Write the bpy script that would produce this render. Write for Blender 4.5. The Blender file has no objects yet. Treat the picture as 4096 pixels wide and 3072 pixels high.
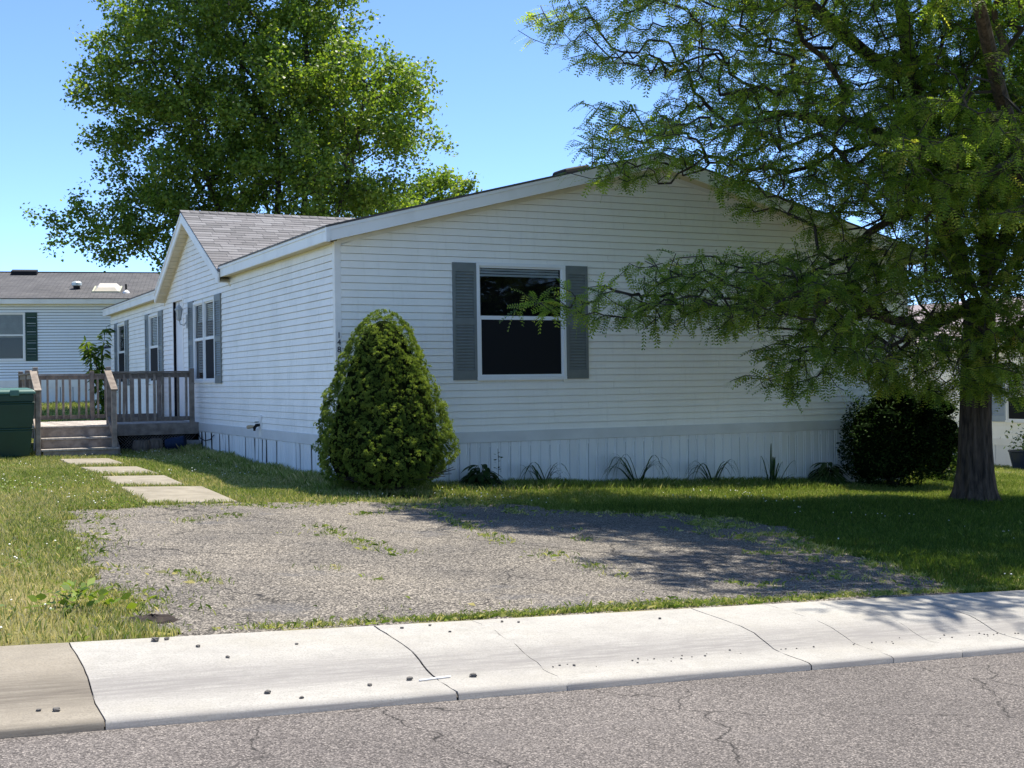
import bpy, math, random
import numpy as np
from mathutils import Vector, Matrix
random.seed(7); RNG = np.random.default_rng(7)
SC = bpy.context.scene; COL = SC.collection

# ------------------------------------------------------------------ camera
YAW, PITCH, ROLL = 0.457946, 0.00134733, 0.0140295
CAM = np.array([-5.631, -16.891, 1.344])
fw = np.array([math.sin(YAW)*math.cos(PITCH), math.cos(YAW)*math.cos(PITCH), -math.sin(PITCH)])
rt = np.array([math.cos(YAW), -math.sin(YAW), 0.0]); dn = np.cross(fw, rt)
r2 = math.cos(ROLL)*rt + math.sin(ROLL)*dn; d2 = -math.sin(ROLL)*rt + math.cos(ROLL)*dn
cd = bpy.data.cameras.new('camera'); co = bpy.data.objects.new('camera', cd); COL.objects.link(co)
cd.sensor_width = 36; cd.lens = 36*5107.46/4096; cd.clip_start = 0.1; cd.clip_end = 3000
mw = Matrix.Identity(4)
for i in range(3):
    mw[i][0] = r2[i]; mw[i][1] = -d2[i]; mw[i][2] = -fw[i]; mw[i][3] = CAM[i]
co.matrix_world = mw; SC.camera = co
RX = Vector((rt[0], rt[1], 0)); FX = Vector((math.sin(YAW), math.cos(YAW), 0))   # ground-plane axes used for crown volumes

# ------------------------------------------------------------------ sky and sun
SUN = Vector((0.37, 0.13, 1.0)).normalized()
elev = math.asin(SUN.z); az = math.atan2(SUN.x, SUN.y)
w = bpy.data.worlds.new('World'); SC.world = w; w.use_nodes = True
nt = w.node_tree; bg = nt.nodes['Background']
sky = nt.nodes.new('ShaderNodeTexSky'); sky.sky_type = 'NISHITA'; sky.sun_disc = False
sky.sun_elevation = elev; sky.sun_rotation = az; sky.air_density = 0.6; sky.dust_density = 0.0; sky.ozone_density = 6.0; sky.altitude = 1500
nt.links.new(sky.outputs[0], bg.inputs[0]); bg.inputs[1].default_value = 0.13
sl = bpy.data.lights.new('sun', 'SUN'); sl.energy = 3.9; sl.angle = math.radians(0.53); sl.color = (1.0, 0.93, 0.82)
so = bpy.data.objects.new('sun', sl); COL.objects.link(so); so.rotation_euler = SUN.to_track_quat('Z', 'Y').to_euler()
so.location = (10, 5, 30)
vs = SC.view_settings; vs.view_transform = 'Standard'; vs.look = 'None'; vs.gamma = 1; vs.exposure = 1.36; vs.use_curve_mapping = False

# ------------------------------------------------------------------ helpers
WM = {}
def link(o, parent=None, loc=(0, 0, 0), rot=(0, 0, 0)):
    COL.objects.link(o)
    from mathutils import Euler
    m = Matrix.Translation(Vector(loc)) @ Euler(rot).to_matrix().to_4x4()
    o.location = loc; o.rotation_euler = rot
    if parent is not None:
        o.parent = parent; o.matrix_parent_inverse = WM[parent].inverted()
    WM[o] = m
    return o
def tag(o, label=None, cat=None, group=None, kind=None):
    if label: o['label'] = label
    if cat: o['category'] = cat
    if group: o['group'] = group
    if kind: o['kind'] = kind
    return o
def thing(name, loc, label, cat, group=None):
    o = bpy.data.objects.new(name, None); o.empty_display_size = 0.2
    link(o, None, loc); return tag(o, label, cat, group)
def mesh_obj(name, me, m, parent=None, loc=(0, 0, 0), rot=(0, 0, 0)):
    if m is not None and not me.materials: me.materials.append(m)
    return link(bpy.data.objects.new(name, me), parent, loc, rot)

class MB:
    def __init__(s): s.v = []; s.f = []; s.mi = []; s.cur = 0
    def add(s, vs, fs):
        b = len(s.v); s.v += [tuple(p) for p in vs]; s.f += [tuple(b+i for i in f) for f in fs]; s.mi += [s.cur]*len(fs); return s
    def hexa(s, p):   # 8 points: bottom ring 0-3, top ring 4-7
        return s.add(p, [(3,2,1,0),(4,5,6,7),(0,1,5,4),(1,2,6,5),(2,3,7,6),(3,0,4,7)])
    def box(s, x0, x1, y0, y1, z0, z1):
        return s.hexa([(x0,y0,z0),(x1,y0,z0),(x1,y1,z0),(x0,y1,z0),(x0,y0,z1),(x1,y0,z1),(x1,y1,z1),(x0,y1,z1)])
    def bar(s, a, b, w, h, up=(0, 0, 1)):
        a = Vector(a); b = Vector(b); d = (b-a).normalized(); u = Vector(up); sd = d.cross(u)
        if sd.length < 1e-4: sd = d.cross(Vector((1, 0, 0)))
        sd.normalize(); u = sd.cross(d).normalized(); sd *= w/2; u *= h/2
        return s.hexa([a-sd-u, a+sd-u, b+sd-u, b-sd-u, a-sd+u, a+sd+u, b+sd+u, b-sd+u])
    def tube(s, pts, rad, n=8, cap=True, wob=0):
        pts = [Vector(p) for p in pts]; base = len(s.v); k = len(pts)
        if not hasattr(rad, '__len__'): rad = [rad]*k
        ref = Vector((0.31, 0.17, 0.93))
        for i, p in enumerate(pts):
            d = (pts[min(i+1, k-1)]-pts[max(i-1, 0)]).normalized()
            a = d.cross(ref)
            if a.length < 0.15: a = d.cross(Vector((1, 0, 0)))
            a.normalize(); b = d.cross(a)
            for j in range(n):
                t = 2*math.pi*j/n; r = rad[i]*(1+wob*(random.random()-.5))
                s.v.append(tuple(p + a*math.cos(t)*r + b*math.sin(t)*r))
        for i in range(k-1):
            for j in range(n):
                s.f.append((base+i*n+j, base+i*n+(j+1) % n, base+(i+1)*n+(j+1) % n, base+(i+1)*n+j)); s.mi.append(s.cur)
        if cap:
            s.f.append(tuple(base+j for j in range(n))[::-1]); s.f.append(tuple(base+(k-1)*n+j for j in range(n))); s.mi += [s.cur]*2
        return s
    def lathe(s, prof, c=(0, 0, 0), n=16):
        base = len(s.v); k = len(prof)
        for r, z in prof:
            for j in range(n):
                t = 2*math.pi*j/n; s.v.append((c[0]+r*math.cos(t), c[1]+r*math.sin(t), c[2]+z))
        for i in range(k-1):
            for j in range(n):
                s.f.append((base+i*n+j, base+i*n+(j+1) % n, base+(i+1)*n+(j+1) % n, base+(i+1)*n+j)); s.mi.append(s.cur)
        s.f.append(tuple(base+j for j in range(n))[::-1]); s.f.append(tuple(base+(k-1)*n+j for j in range(n))); s.mi += [s.cur]*2
        return s
    def mesh(s, name, mats=None, smooth=False):
        me = bpy.data.meshes.new(name); me.from_pydata(s.v, [], s.f)
        if mats:
            for m in (mats if isinstance(mats, (list, tuple)) else [mats]): me.materials.append(m)
            if len(me.materials) > 1: me.polygons.foreach_set('material_index', s.mi)
        if smooth: me.polygons.foreach_set('use_smooth', [True]*len(s.f))
        me.update(); return me
    def build(s, name, m, parent=None, loc=(0, 0, 0), rot=(0, 0, 0), smooth=False):
        return mesh_obj(name, s.mesh(name, m, smooth), None, parent, loc, rot)
def bevel(o, wdt=0.005, seg=1):
    md = o.modifiers.new('bevel', 'BEVEL'); md.width = wdt; md.segments = seg; md.limit_method = 'ANGLE'; return o
def np_mesh(name, verts, nper, m, tint=None, smooth=False):
    """verts (N*nper,3): N polygons of nper corners each; tint (N,) float per face"""
    N = len(verts)//nper; me = bpy.data.meshes.new(name)
    me.vertices.add(len(verts)); me.vertices.foreach_set('co', np.asarray(verts, np.float32).ravel())
    me.loops.add(N*nper); me.loops.foreach_set('vertex_index', np.arange(N*nper, dtype=np.int32))
    me.polygons.add(N); me.polygons.foreach_set('loop_start', np.arange(N, dtype=np.int32)*nper)
    if tint is not None:
        a = me.attributes.new('tint', 'FLOAT', 'FACE'); a.data.foreach_set('value', np.asarray(tint, np.float32))
    if smooth: me.polygons.foreach_set('use_smooth', np.ones(N, bool))
    me.update(calc_edges=True); me.materials.append(m); return me

# ------------------------------------------------------------------ materials
def newmat(name):
    m = bpy.data.materials.new(name); m.use_nodes = True; n = m.node_tree
    return m, n, n.nodes['Principled BSDF'], n.nodes['Material Output']
def N(n, t, **kw):
    x = n.nodes.new(t)
    for k, v in kw.items():
        if isinstance(k, str) and k.startswith('i_'): x.inputs[k[2:].replace('_', ' ')].default_value = v
        else: setattr(x, k, v)
    return x
def ramp(n, stops, src=None, interp='LINEAR'):
    r = n.nodes.new('ShaderNodeValToRGB'); e = r.color_ramp.elements; r.color_ramp.interpolation = interp
    while len(e) < len(stops): e.new(0.5)
    for el, (p, c) in zip(e, stops): el.position = p; el.color = (*c, 1) if len(c) == 3 else c
    if src is not None: n.links.new(src, r.inputs[0])
    return r
def coords(n, scale=(1, 1, 1), kind='Object'):
    tc = n.nodes.new('ShaderNodeTexCoord'); mp = n.nodes.new('ShaderNodeMapping'); mp.inputs['Scale'].default_value = scale
    n.links.new(tc.outputs[kind], mp.inputs[0]); return mp.outputs[0]
def noise(n, vec, scale, detail=4, rough=.55, dist=0):
    t = n.nodes.new('ShaderNodeTexNoise'); t.inputs['Scale'].default_value = scale; t.inputs['Detail'].default_value = detail
    t.inputs['Roughness'].default_value = rough; t.inputs['Distortion'].default_value = dist
    n.links.new(vec, t.inputs['Vector']); return t.outputs['Fac']
def mixc(n, fac, a, b, mode='MIX'):
    x = n.nodes.new('ShaderNodeMix'); x.data_type = 'RGBA'; x.blend_type = mode
    if isinstance(fac, float): x.inputs[0].default_value = fac
    else: n.links.new(fac, x.inputs[0])
    for s, v in ((6, a), (7, b)):
        if hasattr(v, 'links'): n.links.new(v, x.inputs[s])
        else: x.inputs[s].default_value = (*v, 1)
    return x.outputs[2]
def bump(n, p, h, strength=.3, dist=.01):
    b = n.nodes.new('ShaderNodeBump'); b.inputs['Strength'].default_value = strength; b.inputs['Distance'].default_value = dist
    n.links.new(h, b.inputs['Height']); n.links.new(b.outputs[0], p.inputs['Normal'])
def simple(name, c1, c2=None, scale=8, rough=.6, stretch=(1, 1, 1), bmp=0, bscale=None, metal=0, spec=.4, pos=(.35, .65), rnd=0):
    m, n, p, o = newmat(name); p.inputs['Roughness'].default_value = rough; p.inputs['Metallic'].default_value = metal
    p.inputs['Specular IOR Level'].default_value = spec
    v = coords(n, stretch)
    c = None
    if c2 is not None:
        f = noise(n, v, scale); c = ramp(n, [(pos[0], c1), (pos[1], c2)], f).outputs[0]
    else: p.inputs['Base Color'].default_value = (*c1, 1)
    if rnd:
        oi = n.nodes.new('ShaderNodeObjectInfo'); mr = N(n, 'ShaderNodeMapRange'); n.links.new(oi.outputs['Random'], mr.inputs[0])
        mr.inputs[3].default_value = 1-rnd; mr.inputs[4].default_value = 1+rnd
        cc = N(n, 'ShaderNodeCombineColor')
        for i in range(3): n.links.new(mr.outputs[0], cc.inputs[i])
        c = mixc(n, 1.0, c if c is not None else c1, cc.outputs[0], 'MULTIPLY')
    if c is not None: n.links.new(c, p.inputs['Base Color'])
    if bmp: bump(n, p, noise(n, v, bscale or scale*4), bmp, .01)
    return m
def leafmat(name, stops, transl=.35, rough=.5, spec=.3, tcol=None):
    m, n, p, o = newmat(name)
    at = N(n, 'ShaderNodeAttribute', attribute_name='tint'); r = ramp(n, stops, at.outputs['Fac'])
    n.links.new(r.outputs[0], p.inputs['Base Color']); p.inputs['Roughness'].default_value = rough; p.inputs['Specular IOR Level'].default_value = spec
    t = N(n, 'ShaderNodeBsdfTranslucent'); mx = N(n, 'ShaderNodeMixShader'); mx.inputs[0].default_value = transl
    tc = mixc(n, 1.0, r.outputs[0], tcol or (1.5, 1.5, .6), 'MULTIPLY'); n.links.new(tc, t.inputs[0])
    n.links.new(p.outputs[0], mx.inputs[1]); n.links.new(t.outputs[0], mx.inputs[2]); n.links.new(mx.outputs[0], o.inputs[0])
    return m
M = {}
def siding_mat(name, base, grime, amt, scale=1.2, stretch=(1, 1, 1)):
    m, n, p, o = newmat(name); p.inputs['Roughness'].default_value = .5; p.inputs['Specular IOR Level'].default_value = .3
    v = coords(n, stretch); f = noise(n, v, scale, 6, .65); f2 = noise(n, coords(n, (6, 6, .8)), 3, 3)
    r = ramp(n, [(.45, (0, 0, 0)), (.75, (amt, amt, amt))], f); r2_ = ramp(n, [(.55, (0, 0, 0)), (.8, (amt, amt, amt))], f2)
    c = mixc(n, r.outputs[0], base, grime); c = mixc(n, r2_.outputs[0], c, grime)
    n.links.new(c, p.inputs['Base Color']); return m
M['siding'] = siding_mat('white_vinyl_siding', (.91, .885, .81), (.68, .66, .58), .3)
M['siding_cool'] = siding_mat('cool_white_siding', (.84, .90, .95), (.68, .72, .74), .25)
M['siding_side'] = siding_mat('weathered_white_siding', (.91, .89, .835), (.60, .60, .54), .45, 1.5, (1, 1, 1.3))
M['lap_shade'] = simple('lap_shade_grey', (.30, .32, .35), None, rough=.8)  # backing painted dark as the shade under the left neighbour's siding laps
M['trim'] = simple('white_trim', (.86, .84, .79), (.78, .76, .71), 3, .45)
M['fascia'] = simple('fascia_paint', (.85, .84, .80), (.70, .69, .65), 2.2, .45, (1, 1, .5), pos=(.5, .8))
M['soffit'] = simple('cream_soffit', (.66, .60, .46), (.58, .52, .38), 4, .6)
M['belt'] = simple('grey_white_belt_board', (.68, .68, .66), (.60, .60, .58), 2.5, .5)
M['skirt'] = simple('skirt_panel_vinyl', (.80, .80, .78), (.72, .72, .70), 3, .5, (1, 1, .3), rnd=.05)
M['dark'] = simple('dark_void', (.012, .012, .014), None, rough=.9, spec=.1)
M['shutter'] = simple('grey_shutter', (.185, .205, .195), (.16, .18, .17), 6, .5)
M['gshutter'] = simple('green_shutter', (.015, .05, .035), (.02, .06, .04), 6, .5)
M['bshutter'] = simple('blue_grey_shutter', (.30, .36, .42), (.26, .32, .38), 6, .5)
M['winframe'] = simple('white_window_frame', (.80, .81, .80), None, rough=.4)
M['blind'] = simple('window_blind', (.78, .79, .78), (.68, .69, .68), 3, .7, (1, 1, 12))
M['curtain'] = simple('cream_curtain', (.55, .50, .40), (.42, .38, .3), 2.5, .8)
M['screen'] = simple('insect_screen', (.012, .013, .015), None, rough=.75, spec=.15)
M['door'] = simple('white_door', (.74, .75, .76), (.68, .69, .70), 2, .4)
M['black'] = simple('black_plastic', (.012, .012, .013), None, rough=.7, spec=.2)
M['brass'] = simple('dull_brass', (.35, .28, .16), None, rough=.4, metal=.8)
M['hose'] = simple('tan_hose_cap', (.42, .32, .2), None, rough=.6)
M['wood'] = simple('weathered_wood', (.27, .232, .195), (.15, .125, .105), 5, .85, (1.5, 1.5, 1.5), .35, 30, rnd=.22)
M['deckboard'] = simple('sunbleached_board', (.40, .37, .33), (.26, .235, .21), 5, .85, (6, 1, 1), .3, 30, rnd=.15)
M['lattice'] = simple('old_lattice', (.19, .17, .15), (.12, .105, .095), 6, .9)
M['log'] = simple('split_log', (.16, .13, .105), (.06, .05, .042), 9, .95, (3, 3, .5), .6, 12)
M['blue'] = simple('blue_plastic', (.006, .018, .05), None, rough=.6, spec=.2)
M['block'] = simple('concrete_block', (.30, .29, .28), (.22, .22, .21), 8, .95)
M['bin'] = simple('green_bin_plastic', (.006, .036, .023), (.008, .043, .028), 3, .38)
M['binlid'] = simple('green_bin_lid', (.045, .12, .10), (.055, .14, .115), 3, .4)
M['paver'] = simple('paver_concrete', (.255, .23, .18), (.19, .17, .13), 5, .9, bmp=.25, bscale=60)
M['stone'] = simple('small_stone', (.16, .15, .135), (.08, .075, .07), 30, .9)
M['white'] = simple('white_plastic', (.8, .8, .8), None, rough=.4)
M['bark'] = simple('locust_bark', (.105, .076, .055), (.028, .021, .016), 7, .95, (3, 3, .55), .9, 10)
M['twig'] = simple('dark_twig', (.05, .04, .034), (.03, .025, .02), 10, .9)
M['mbark'] = simple('maple_bark', (.07, .06, .052), (.035, .03, .027), 5, .95, (2, 2, .5), .6, 8)
M['birdwood'] = simple('grey_birdhouse_wood', (.35, .34, .32), (.22, .21, .2), 12, .9)
M['pot'] = simple('dark_blue_pot', (.012, .022, .05), None, rough=.35)
M['soil'] = simple('dark_soil', (.04, .03, .024), (.018, .014, .012), 14, 1, bmp=.8, bscale=30)
M['dirt'] = simple('joint_dirt', (.13, .115, .095), (.07, .06, .05), 20, 1)
M['galv'] = simple('galvanised', (.55, .6, .58), None, rough=.4, metal=.3)
M['lampgrey'] = simple('pale_grey_lantern', (.50, .51, .50), (.36, .37, .36), 20, .6)
M['skylight'] = simple('skylight_dome', (.45, .42, .36), (.55, .50, .40), 2, .35)
def glass():
    m, n, p, o = newmat('window_glass'); n.nodes.remove(p)
    fr = N(n, 'ShaderNodeFresnel'); fr.inputs[0].default_value = 1.52
    a = N(n, 'ShaderNodeBsdfTransparent'); a.inputs[0].default_value = (.80, .84, .84, 1); g = N(n, 'ShaderNodeBsdfGlossy'); g.inputs['Roughness'].default_value = .015
    mx = N(n, 'ShaderNodeMixShader'); n.links.new(fr.outputs[0], mx.inputs[0]); n.links.new(a.outputs[0], mx.inputs[1]); n.links.new(g.outputs[0], mx.inputs[2]); n.links.new(mx.outputs[0], o.inputs[0]); return m
M['glass'] = glass()
def shingle(name, c, rnd=.25, brick=False):
    m, n, p, o = newmat(name); p.inputs['Roughness'].default_value = .95; p.inputs['Specular IOR Level'].default_value = .15
    v = coords(n); f = noise(n, v, 120, 2); f2 = noise(n, v, .9, 4)
    col = ramp(n, [(.3, tuple(x*.7 for x in c)), (.7, tuple(x*1.25 for x in c))], f).outputs[0]
    col = mixc(n, ramp(n, [(.4, (0, 0, 0)), (.7, (.5, .5, .5))], f2).outputs[0], col, tuple(x*.55 for x in c))
    if brick:
        b = N(n, 'ShaderNodeTexBrick'); b.inputs['Scale'].default_value = 1; b.inputs['Brick Width'].default_value = .3; b.inputs['Row Height'].default_value = .14
        b.inputs['Mortar Size'].default_value = .012; b.inputs['Color1'].default_value = (1.15, 1.12, 1.1, 1); b.inputs['Color2'].default_value = (.8, .8, .82, 1); b.inputs['Mortar'].default_value = (.45, .45, .45, 1)
        n.links.new(coords(n), b.inputs['Vector']); col = mixc(n, 1.0, col, b.outputs[0], 'MULTIPLY'); bump(n, p, b.outputs['Fac'], -.6, .01)
    else:
        oi = N(n, 'ShaderNodeObjectInfo'); r = ramp(n, [(0, (1-rnd,)*3), (.5, (1, .98, .98)), (1, (1+rnd,)*3)], oi.outputs['Random']); col = mixc(n, 1.0, col, r.outputs[0], 'MULTIPLY')
    n.links.new(col, p.inputs['Base Color']); return m
M['shingle'] = shingle('grey_shingle', (.175, .175, .18))
M['roof'] = shingle('grey_shingle_roof', (.23, .22, .215), brick=True)
M['nroof'] = shingle('dark_grey_shingle_roof', (.115, .117, .122), brick=True)
M['mroof'] = shingle('mauve_shingle_roof', (.34, .30, .31), brick=True)

def aggregate(name, cols, vscale, big, bmp, crack=None, patch=None):
    """stone-in-asphalt surface: voronoi cells coloured at random, large patches and cracks"""
    m, n, p, o = newmat(name); p.inputs['Roughness'].default_value = .92; p.inputs['Specular IOR Level'].default_value = .2
    v = coords(n); vo = N(n, 'ShaderNodeTexVoronoi'); vo.inputs['Scale'].default_value = vscale; n.links.new(v, vo.inputs['Vector'])
    sx = N(n, 'ShaderNodeSeparateColor'); n.links.new(vo.outputs['Color'], sx.inputs[0])
    c = ramp(n, cols, sx.outputs[0]).outputs[0]
    e = ramp(n, [(.25, (1, 1, 1)), (.75, (.35, .35, .35))], vo.outputs['Distance'])
    c = mixc(n, .8, c, mixc(n, 1.0, c, e.outputs[0], 'MULTIPLY'))
    f = noise(n, v, .55, 5, .6); c = mixc(n, ramp(n, [(.42, (0, 0, 0)), (.66, (.75, .75, .75))], f).outputs[0], c, mixc(n, 1.0, c, big, 'MULTIPLY'))
    if patch:
        f3 = noise(n, v, 1.7, 4, .6); c = mixc(n, ramp(n, [(.6, (0, 0, 0)), (.72, (.55, .55, .55))], f3).outputs[0], c, patch)
    hgt = vo.outputs['Distance']
    if crack:
        nv = N(n, 'ShaderNodeTexNoise'); nv.inputs['Scale'].default_value = 3.0; nv.inputs['Detail'].default_value = 5; n.links.new(v, nv.inputs['Vector'])
        va = N(n, 'ShaderNodeVectorMath', operation='MULTIPLY_ADD'); va.inputs[1].default_value = (.35, .35, .35); n.links.new(nv.outputs['Color'], va.inputs[0]); n.links.new(v, va.inputs[2])
        ve = N(n, 'ShaderNodeTexVoronoi', feature='DISTANCE_TO_EDGE'); ve.inputs['Scale'].default_value = crack[0]; n.links.new(va.outputs[0], ve.inputs['Vector'])
        msk = ramp(n, [(crack[2], (0, 0, 0)), (crack[2]+.08, (1, 1, 1))], noise(n, v, .9, 3))
        ln = ramp(n, [(0, (1, 1, 1)), (crack[1], (.0, .0, .0))], ve.outputs['Distance'])
        mm = mixc(n, 1.0, ln.outputs[0], msk.outputs[0], 'MULTIPLY'); c = mixc(n, mm, c, (.02, .019, .018))
    n.links.new(c, p.inputs['Base Color']); bump(n, p, hgt, bmp, .004); return m
M['road'] = aggregate('road_asphalt', [(0, (.07, .064, .060)), (.35, (.145, .131, .123)), (.75, (.205, .186, .172)), (1, (.36, .325, .295))], 120, (.74, .74, .75), .45, (.75, .006, .44), (.115, .105, .10))
M['drive'] = aggregate('driveway_gravel', [(0, (.045, .042, .040)), (.3, (.13, .117, .10)), (.7, (.25, .226, .188)), (1, (.50, .45, .375))], 85, (.50, .52, .58), .9, (.6, .007, .44), (.085, .086, .092))
def concrete(name, base, dark, worn):
    m, n, p, o = newmat(name); p.inputs['Roughness'].default_value = .9; p.inputs['Specular IOR Level'].default_value = .2
    v = coords(n); f = noise(n, v, 2.2, 6, .65); c = ramp(n, [(.35, dark), (.62, base)], f).outputs[0]
    st = noise(n, coords(n, (.5, 14, 3)), 3, 5, .7)                       # broomed streaks running along the street
    s = ramp(n, [(.48, (0, 0, 0)), (.72, (.3, .3, .3))], st); c = mixc(n, s.outputs[0], c, tuple(x*.78 for x in base))
    bl = noise(n, v, 6, 5, .7); c = mixc(n, ramp(n, [(.48, (0, 0, 0)), (.75, (.7, .7, .7))], bl).outputs[0], c, tuple(x*.68 for x in base))
    b2 = noise(n, v, 1.3, 6, .7); c = mixc(n, ramp(n, [(.5, (0, 0, 0)), (.7, (.5, .5, .5))], b2).outputs[0], c, tuple(x*y for x, y in zip(base, (.80, .77, .70))))
    # tyre-worn, dirtier face of the rolled kerb
    at = N(n, 'ShaderNodeAttribute', attribute_name='worn'); wr = mixc(n, 1.0, at.outputs['Color'], ramp(n, [(.3, (.25, .25, .25)), (.6, (1, 1, 1))], noise(n, coords(n, (.8, 20, 20)), 2.5, 5, .7)).outputs[0], 'MULTIPLY')
    c = mixc(n, wr, c, worn)
    sp = noise(n, v, 90, 3, .7); c = mixc(n, ramp(n, [(.38, (.6, .6, .6)), (.52, (0, 0, 0))], sp).outputs[0], c, tuple(x*.55 for x in base))
    n.links.new(c, p.inputs['Base Color']); bump(n, p, sp, .25, .004); return m
M['conc'] = concrete('pale_new_concrete', (.37, .36, .33), (.325, .315, .29), (.21, .20, .19))
M['conc_old'] = concrete('tan_old_concrete', (.27, .245, .20), (.22, .198, .16), (.12, .105, .088))
def groundmat():
    m, n, p, o = newmat('lawn_soil'); p.inputs['Roughness'].default_value = 1; p.inputs['Specular IOR Level'].default_value = .1
    v = coords(n); f = noise(n, v, .7, 6, .6); f2 = noise(n, v, 25, 3)
    c = ramp(n, [(.35, (.11, .13, .035)), (.55, (.19, .175, .07)), (.7, (.30, .25, .14))], f).outputs[0]
    c = mixc(n, ramp(n, [(.35, (.6, .6, .6)), (.6, (0, 0, 0))], f2).outputs[0], c, (.035, .04, .014)); n.links.new(c, p.inputs['Base Color']); bump(n, p, f2, .6, .03); return m
M['ground'] = groundmat()
M['grass'] = leafmat('grass_blade', [(0, (.045, .085, .012)), (.35, (.135, .205, .03)), (.6, (.275, .325, .095)), (.8, (.45, .42, .19)), (1, (.60, .52, .30))], .42, .6, .2, (1.25, 1.25, .8))
M['locust'] = leafmat('locust_leaflet', [(0, (.05, .10, .026)), (.5, (.14, .21, .046)), (.85, (.29, .34, .085)), (1, (.38, .31, .10))], .58, .45, .35, (2.1, 2.1, .7))
M['maple'] = leafmat('maple_leaf', [(0, (.045, .095, .018)), (.5, (.125, .205, .034)), (1, (.29, .355, .07))], .47, .45, .35, (1.5, 1.5, .5))
M['spruce'] = leafmat('spruce_needles', [(0, (.03, .065, .014)), (.5, (.13, .195, .035)), (1, (.36, .43, .10))], .33, .6, .2)
M['yew'] = leafmat('yew_leaf', [(0, (.008, .02, .006)), (.6, (.02, .042, .010)), (1, (.05, .08, .02))], .15, .8, .05)
M['broad'] = leafmat('broad_leaf', [(0, (.018, .045, .010)), (.6, (.06, .12, .016)), (1, (.20, .27, .035))], .35, .5, .25)
M['hosta_edge'] = simple('hosta_pale_edge', (.17, .21, .10), None, rough=.7, spec=.1)
M['cream'] = simple('cream_flashing', (.42, .44, .32), None, rough=.6)
M['clover'] = simple('white_clover', (.75, .74, .66), None, rough=.8)

# ------------------------------------------------------------------ terrain
YB = [-60, -18.6, -18.2, -18.1, -9.42, -9.36, -9.3, -4, 0, 1, 6.5, 8.6, 14, 31, 60, 2000]
ZB = [-.2, -.25, -.28, -.75, -.75, -.40, -.31, -.17, -.06, -.04, .03, .11, .22, .80, .9, 1.0]
def smooth(a, b, x): t = np.clip((x-a)/(b-a), 0, 1); return t*t*(3-2*t)
def ground(x, y):
    k = smooth(1, 8, y)*(1-smooth(3, 13, x)); s = -.045*(1-k)-.004*k
    s = np.where(y > 8, s*(1-.6*smooth(8, 40, y)), s)
    return np.interp(y, YB, ZB) + s*np.clip(x, -30, 22) + .012*np.sin(x*1.9+y*1.1)*np.cos(y*1.5-x*.7)*np.where(y > -9.2, 1, 0)
def gz(x, y): return float(ground(np.float64(x), np.float64(y)))
xs = np.concatenate([np.array([-800, -400, -200, -100, -60, -40, -30, -22]), np.arange(-16, 22, .4), np.array([24, 28, 34, 45, 70, 120, 250, 500, 900])])
ys = np.concatenate([np.array([-300, -120, -60, -40, -30, -24, -20, -18.6, -18.2, -18.1, -14, -9.42, -9.36]), np.arange(-9.3, 14, .35), np.array([15, 17, 19, 22, 25, 28, 31, 36, 45, 60, 90, 150, 300, 700, 1500])])
X, Y = np.meshgrid(xs, ys); Z = ground(X, Y); nx, ny = len(xs), len(ys)
g = MB(); g.v = list(map(tuple, np.stack([X, Y, Z], -1).reshape(-1, 3))); g.f = [(j*nx+i, j*nx+i+1, (j+1)*nx+i+1, (j+1)*nx+i) for j in range(ny-1) for i in range(nx-1)]; g.mi = [0]*len(g.f)
tag(g.build('ground', M['ground'], smooth=True), kind='structure')
def rz(x): return -.045*min(max(x, -30), 22)
g = MB(); RXS = [-300, -30, -15, -8, -4, 0, 4, 8, 15, 22, 300]
for x in RXS:
    for y, z in ((-18.15, -.46), (-14.4, -.40), (-10.55, -.482)): g.v.append((x, y, z+rz(x)))
g.f = [(3*i+j, 3*i+3+j, 3*i+4+j, 3*i+1+j) for i in range(len(RXS)-1) for j in range(2)]; g.mi = [0]*len(g.f)
tag(g.build('road', M['road'], smooth=True), kind='structure')

# concrete kerb and walk: slabs split at the joints and along the cracks
PROF = [(-10.64, -.56), (-10.635, -.452), (-10.62, -.438), (-10.55, -.434), (-10.48, -.431), (-10.40, -.428), (-10.32, -.424), (-10.27, -.415), (-10.22, -.402), (-10.17, -.385), (-10.12, -.366), (-10.06, -.348), (-10.0, -.336), (-9.92, -.327), (-9.85, -.322), (-9.75, -.317), (-9.65, -.312), (-9.55, -.307), (-9.45, -.303), (-9.335, -.297), (-9.325, -.303), (-9.32, -.42)]
WORN = [1, 1, .7, .1, .15, .2, .45, .8, 1, 1, .9, .7, .45, .25, .15, .1, .05, 0, 0, 0, 0, 0]
def wav(seed, amp):
    r = random.Random(str(seed)); return [amp*(r.random()-.5)*2 for _ in PROF]
kerb = thing('kerb', (-2, -10, gz(-2, -9)), 'x', 'x'); del kerb['label'], kerb['category']; kerb['kind'] = 'structure'; kerb.name = 'pavement'
CUTS = [(-9.5, .004, 0, 'o'), (-7.1, .004, 0, 'o'), (-4.71, .008, .003, 'n'), (-2.9, .013, .008, 'n'), (-2.22, .005, .018, 'n'), (-.52, .010, .006, 'n'), (.14, .006, .014, 'n'), (.75, .005, .018, 'n'), (1.45, .010, .004, 'n'), (3.6, .008, .006, 'n'), (5.8, .008, .006, 'n'), (8, .008, .006, 'n'), (12, .008, .006, 'n')]
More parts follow.
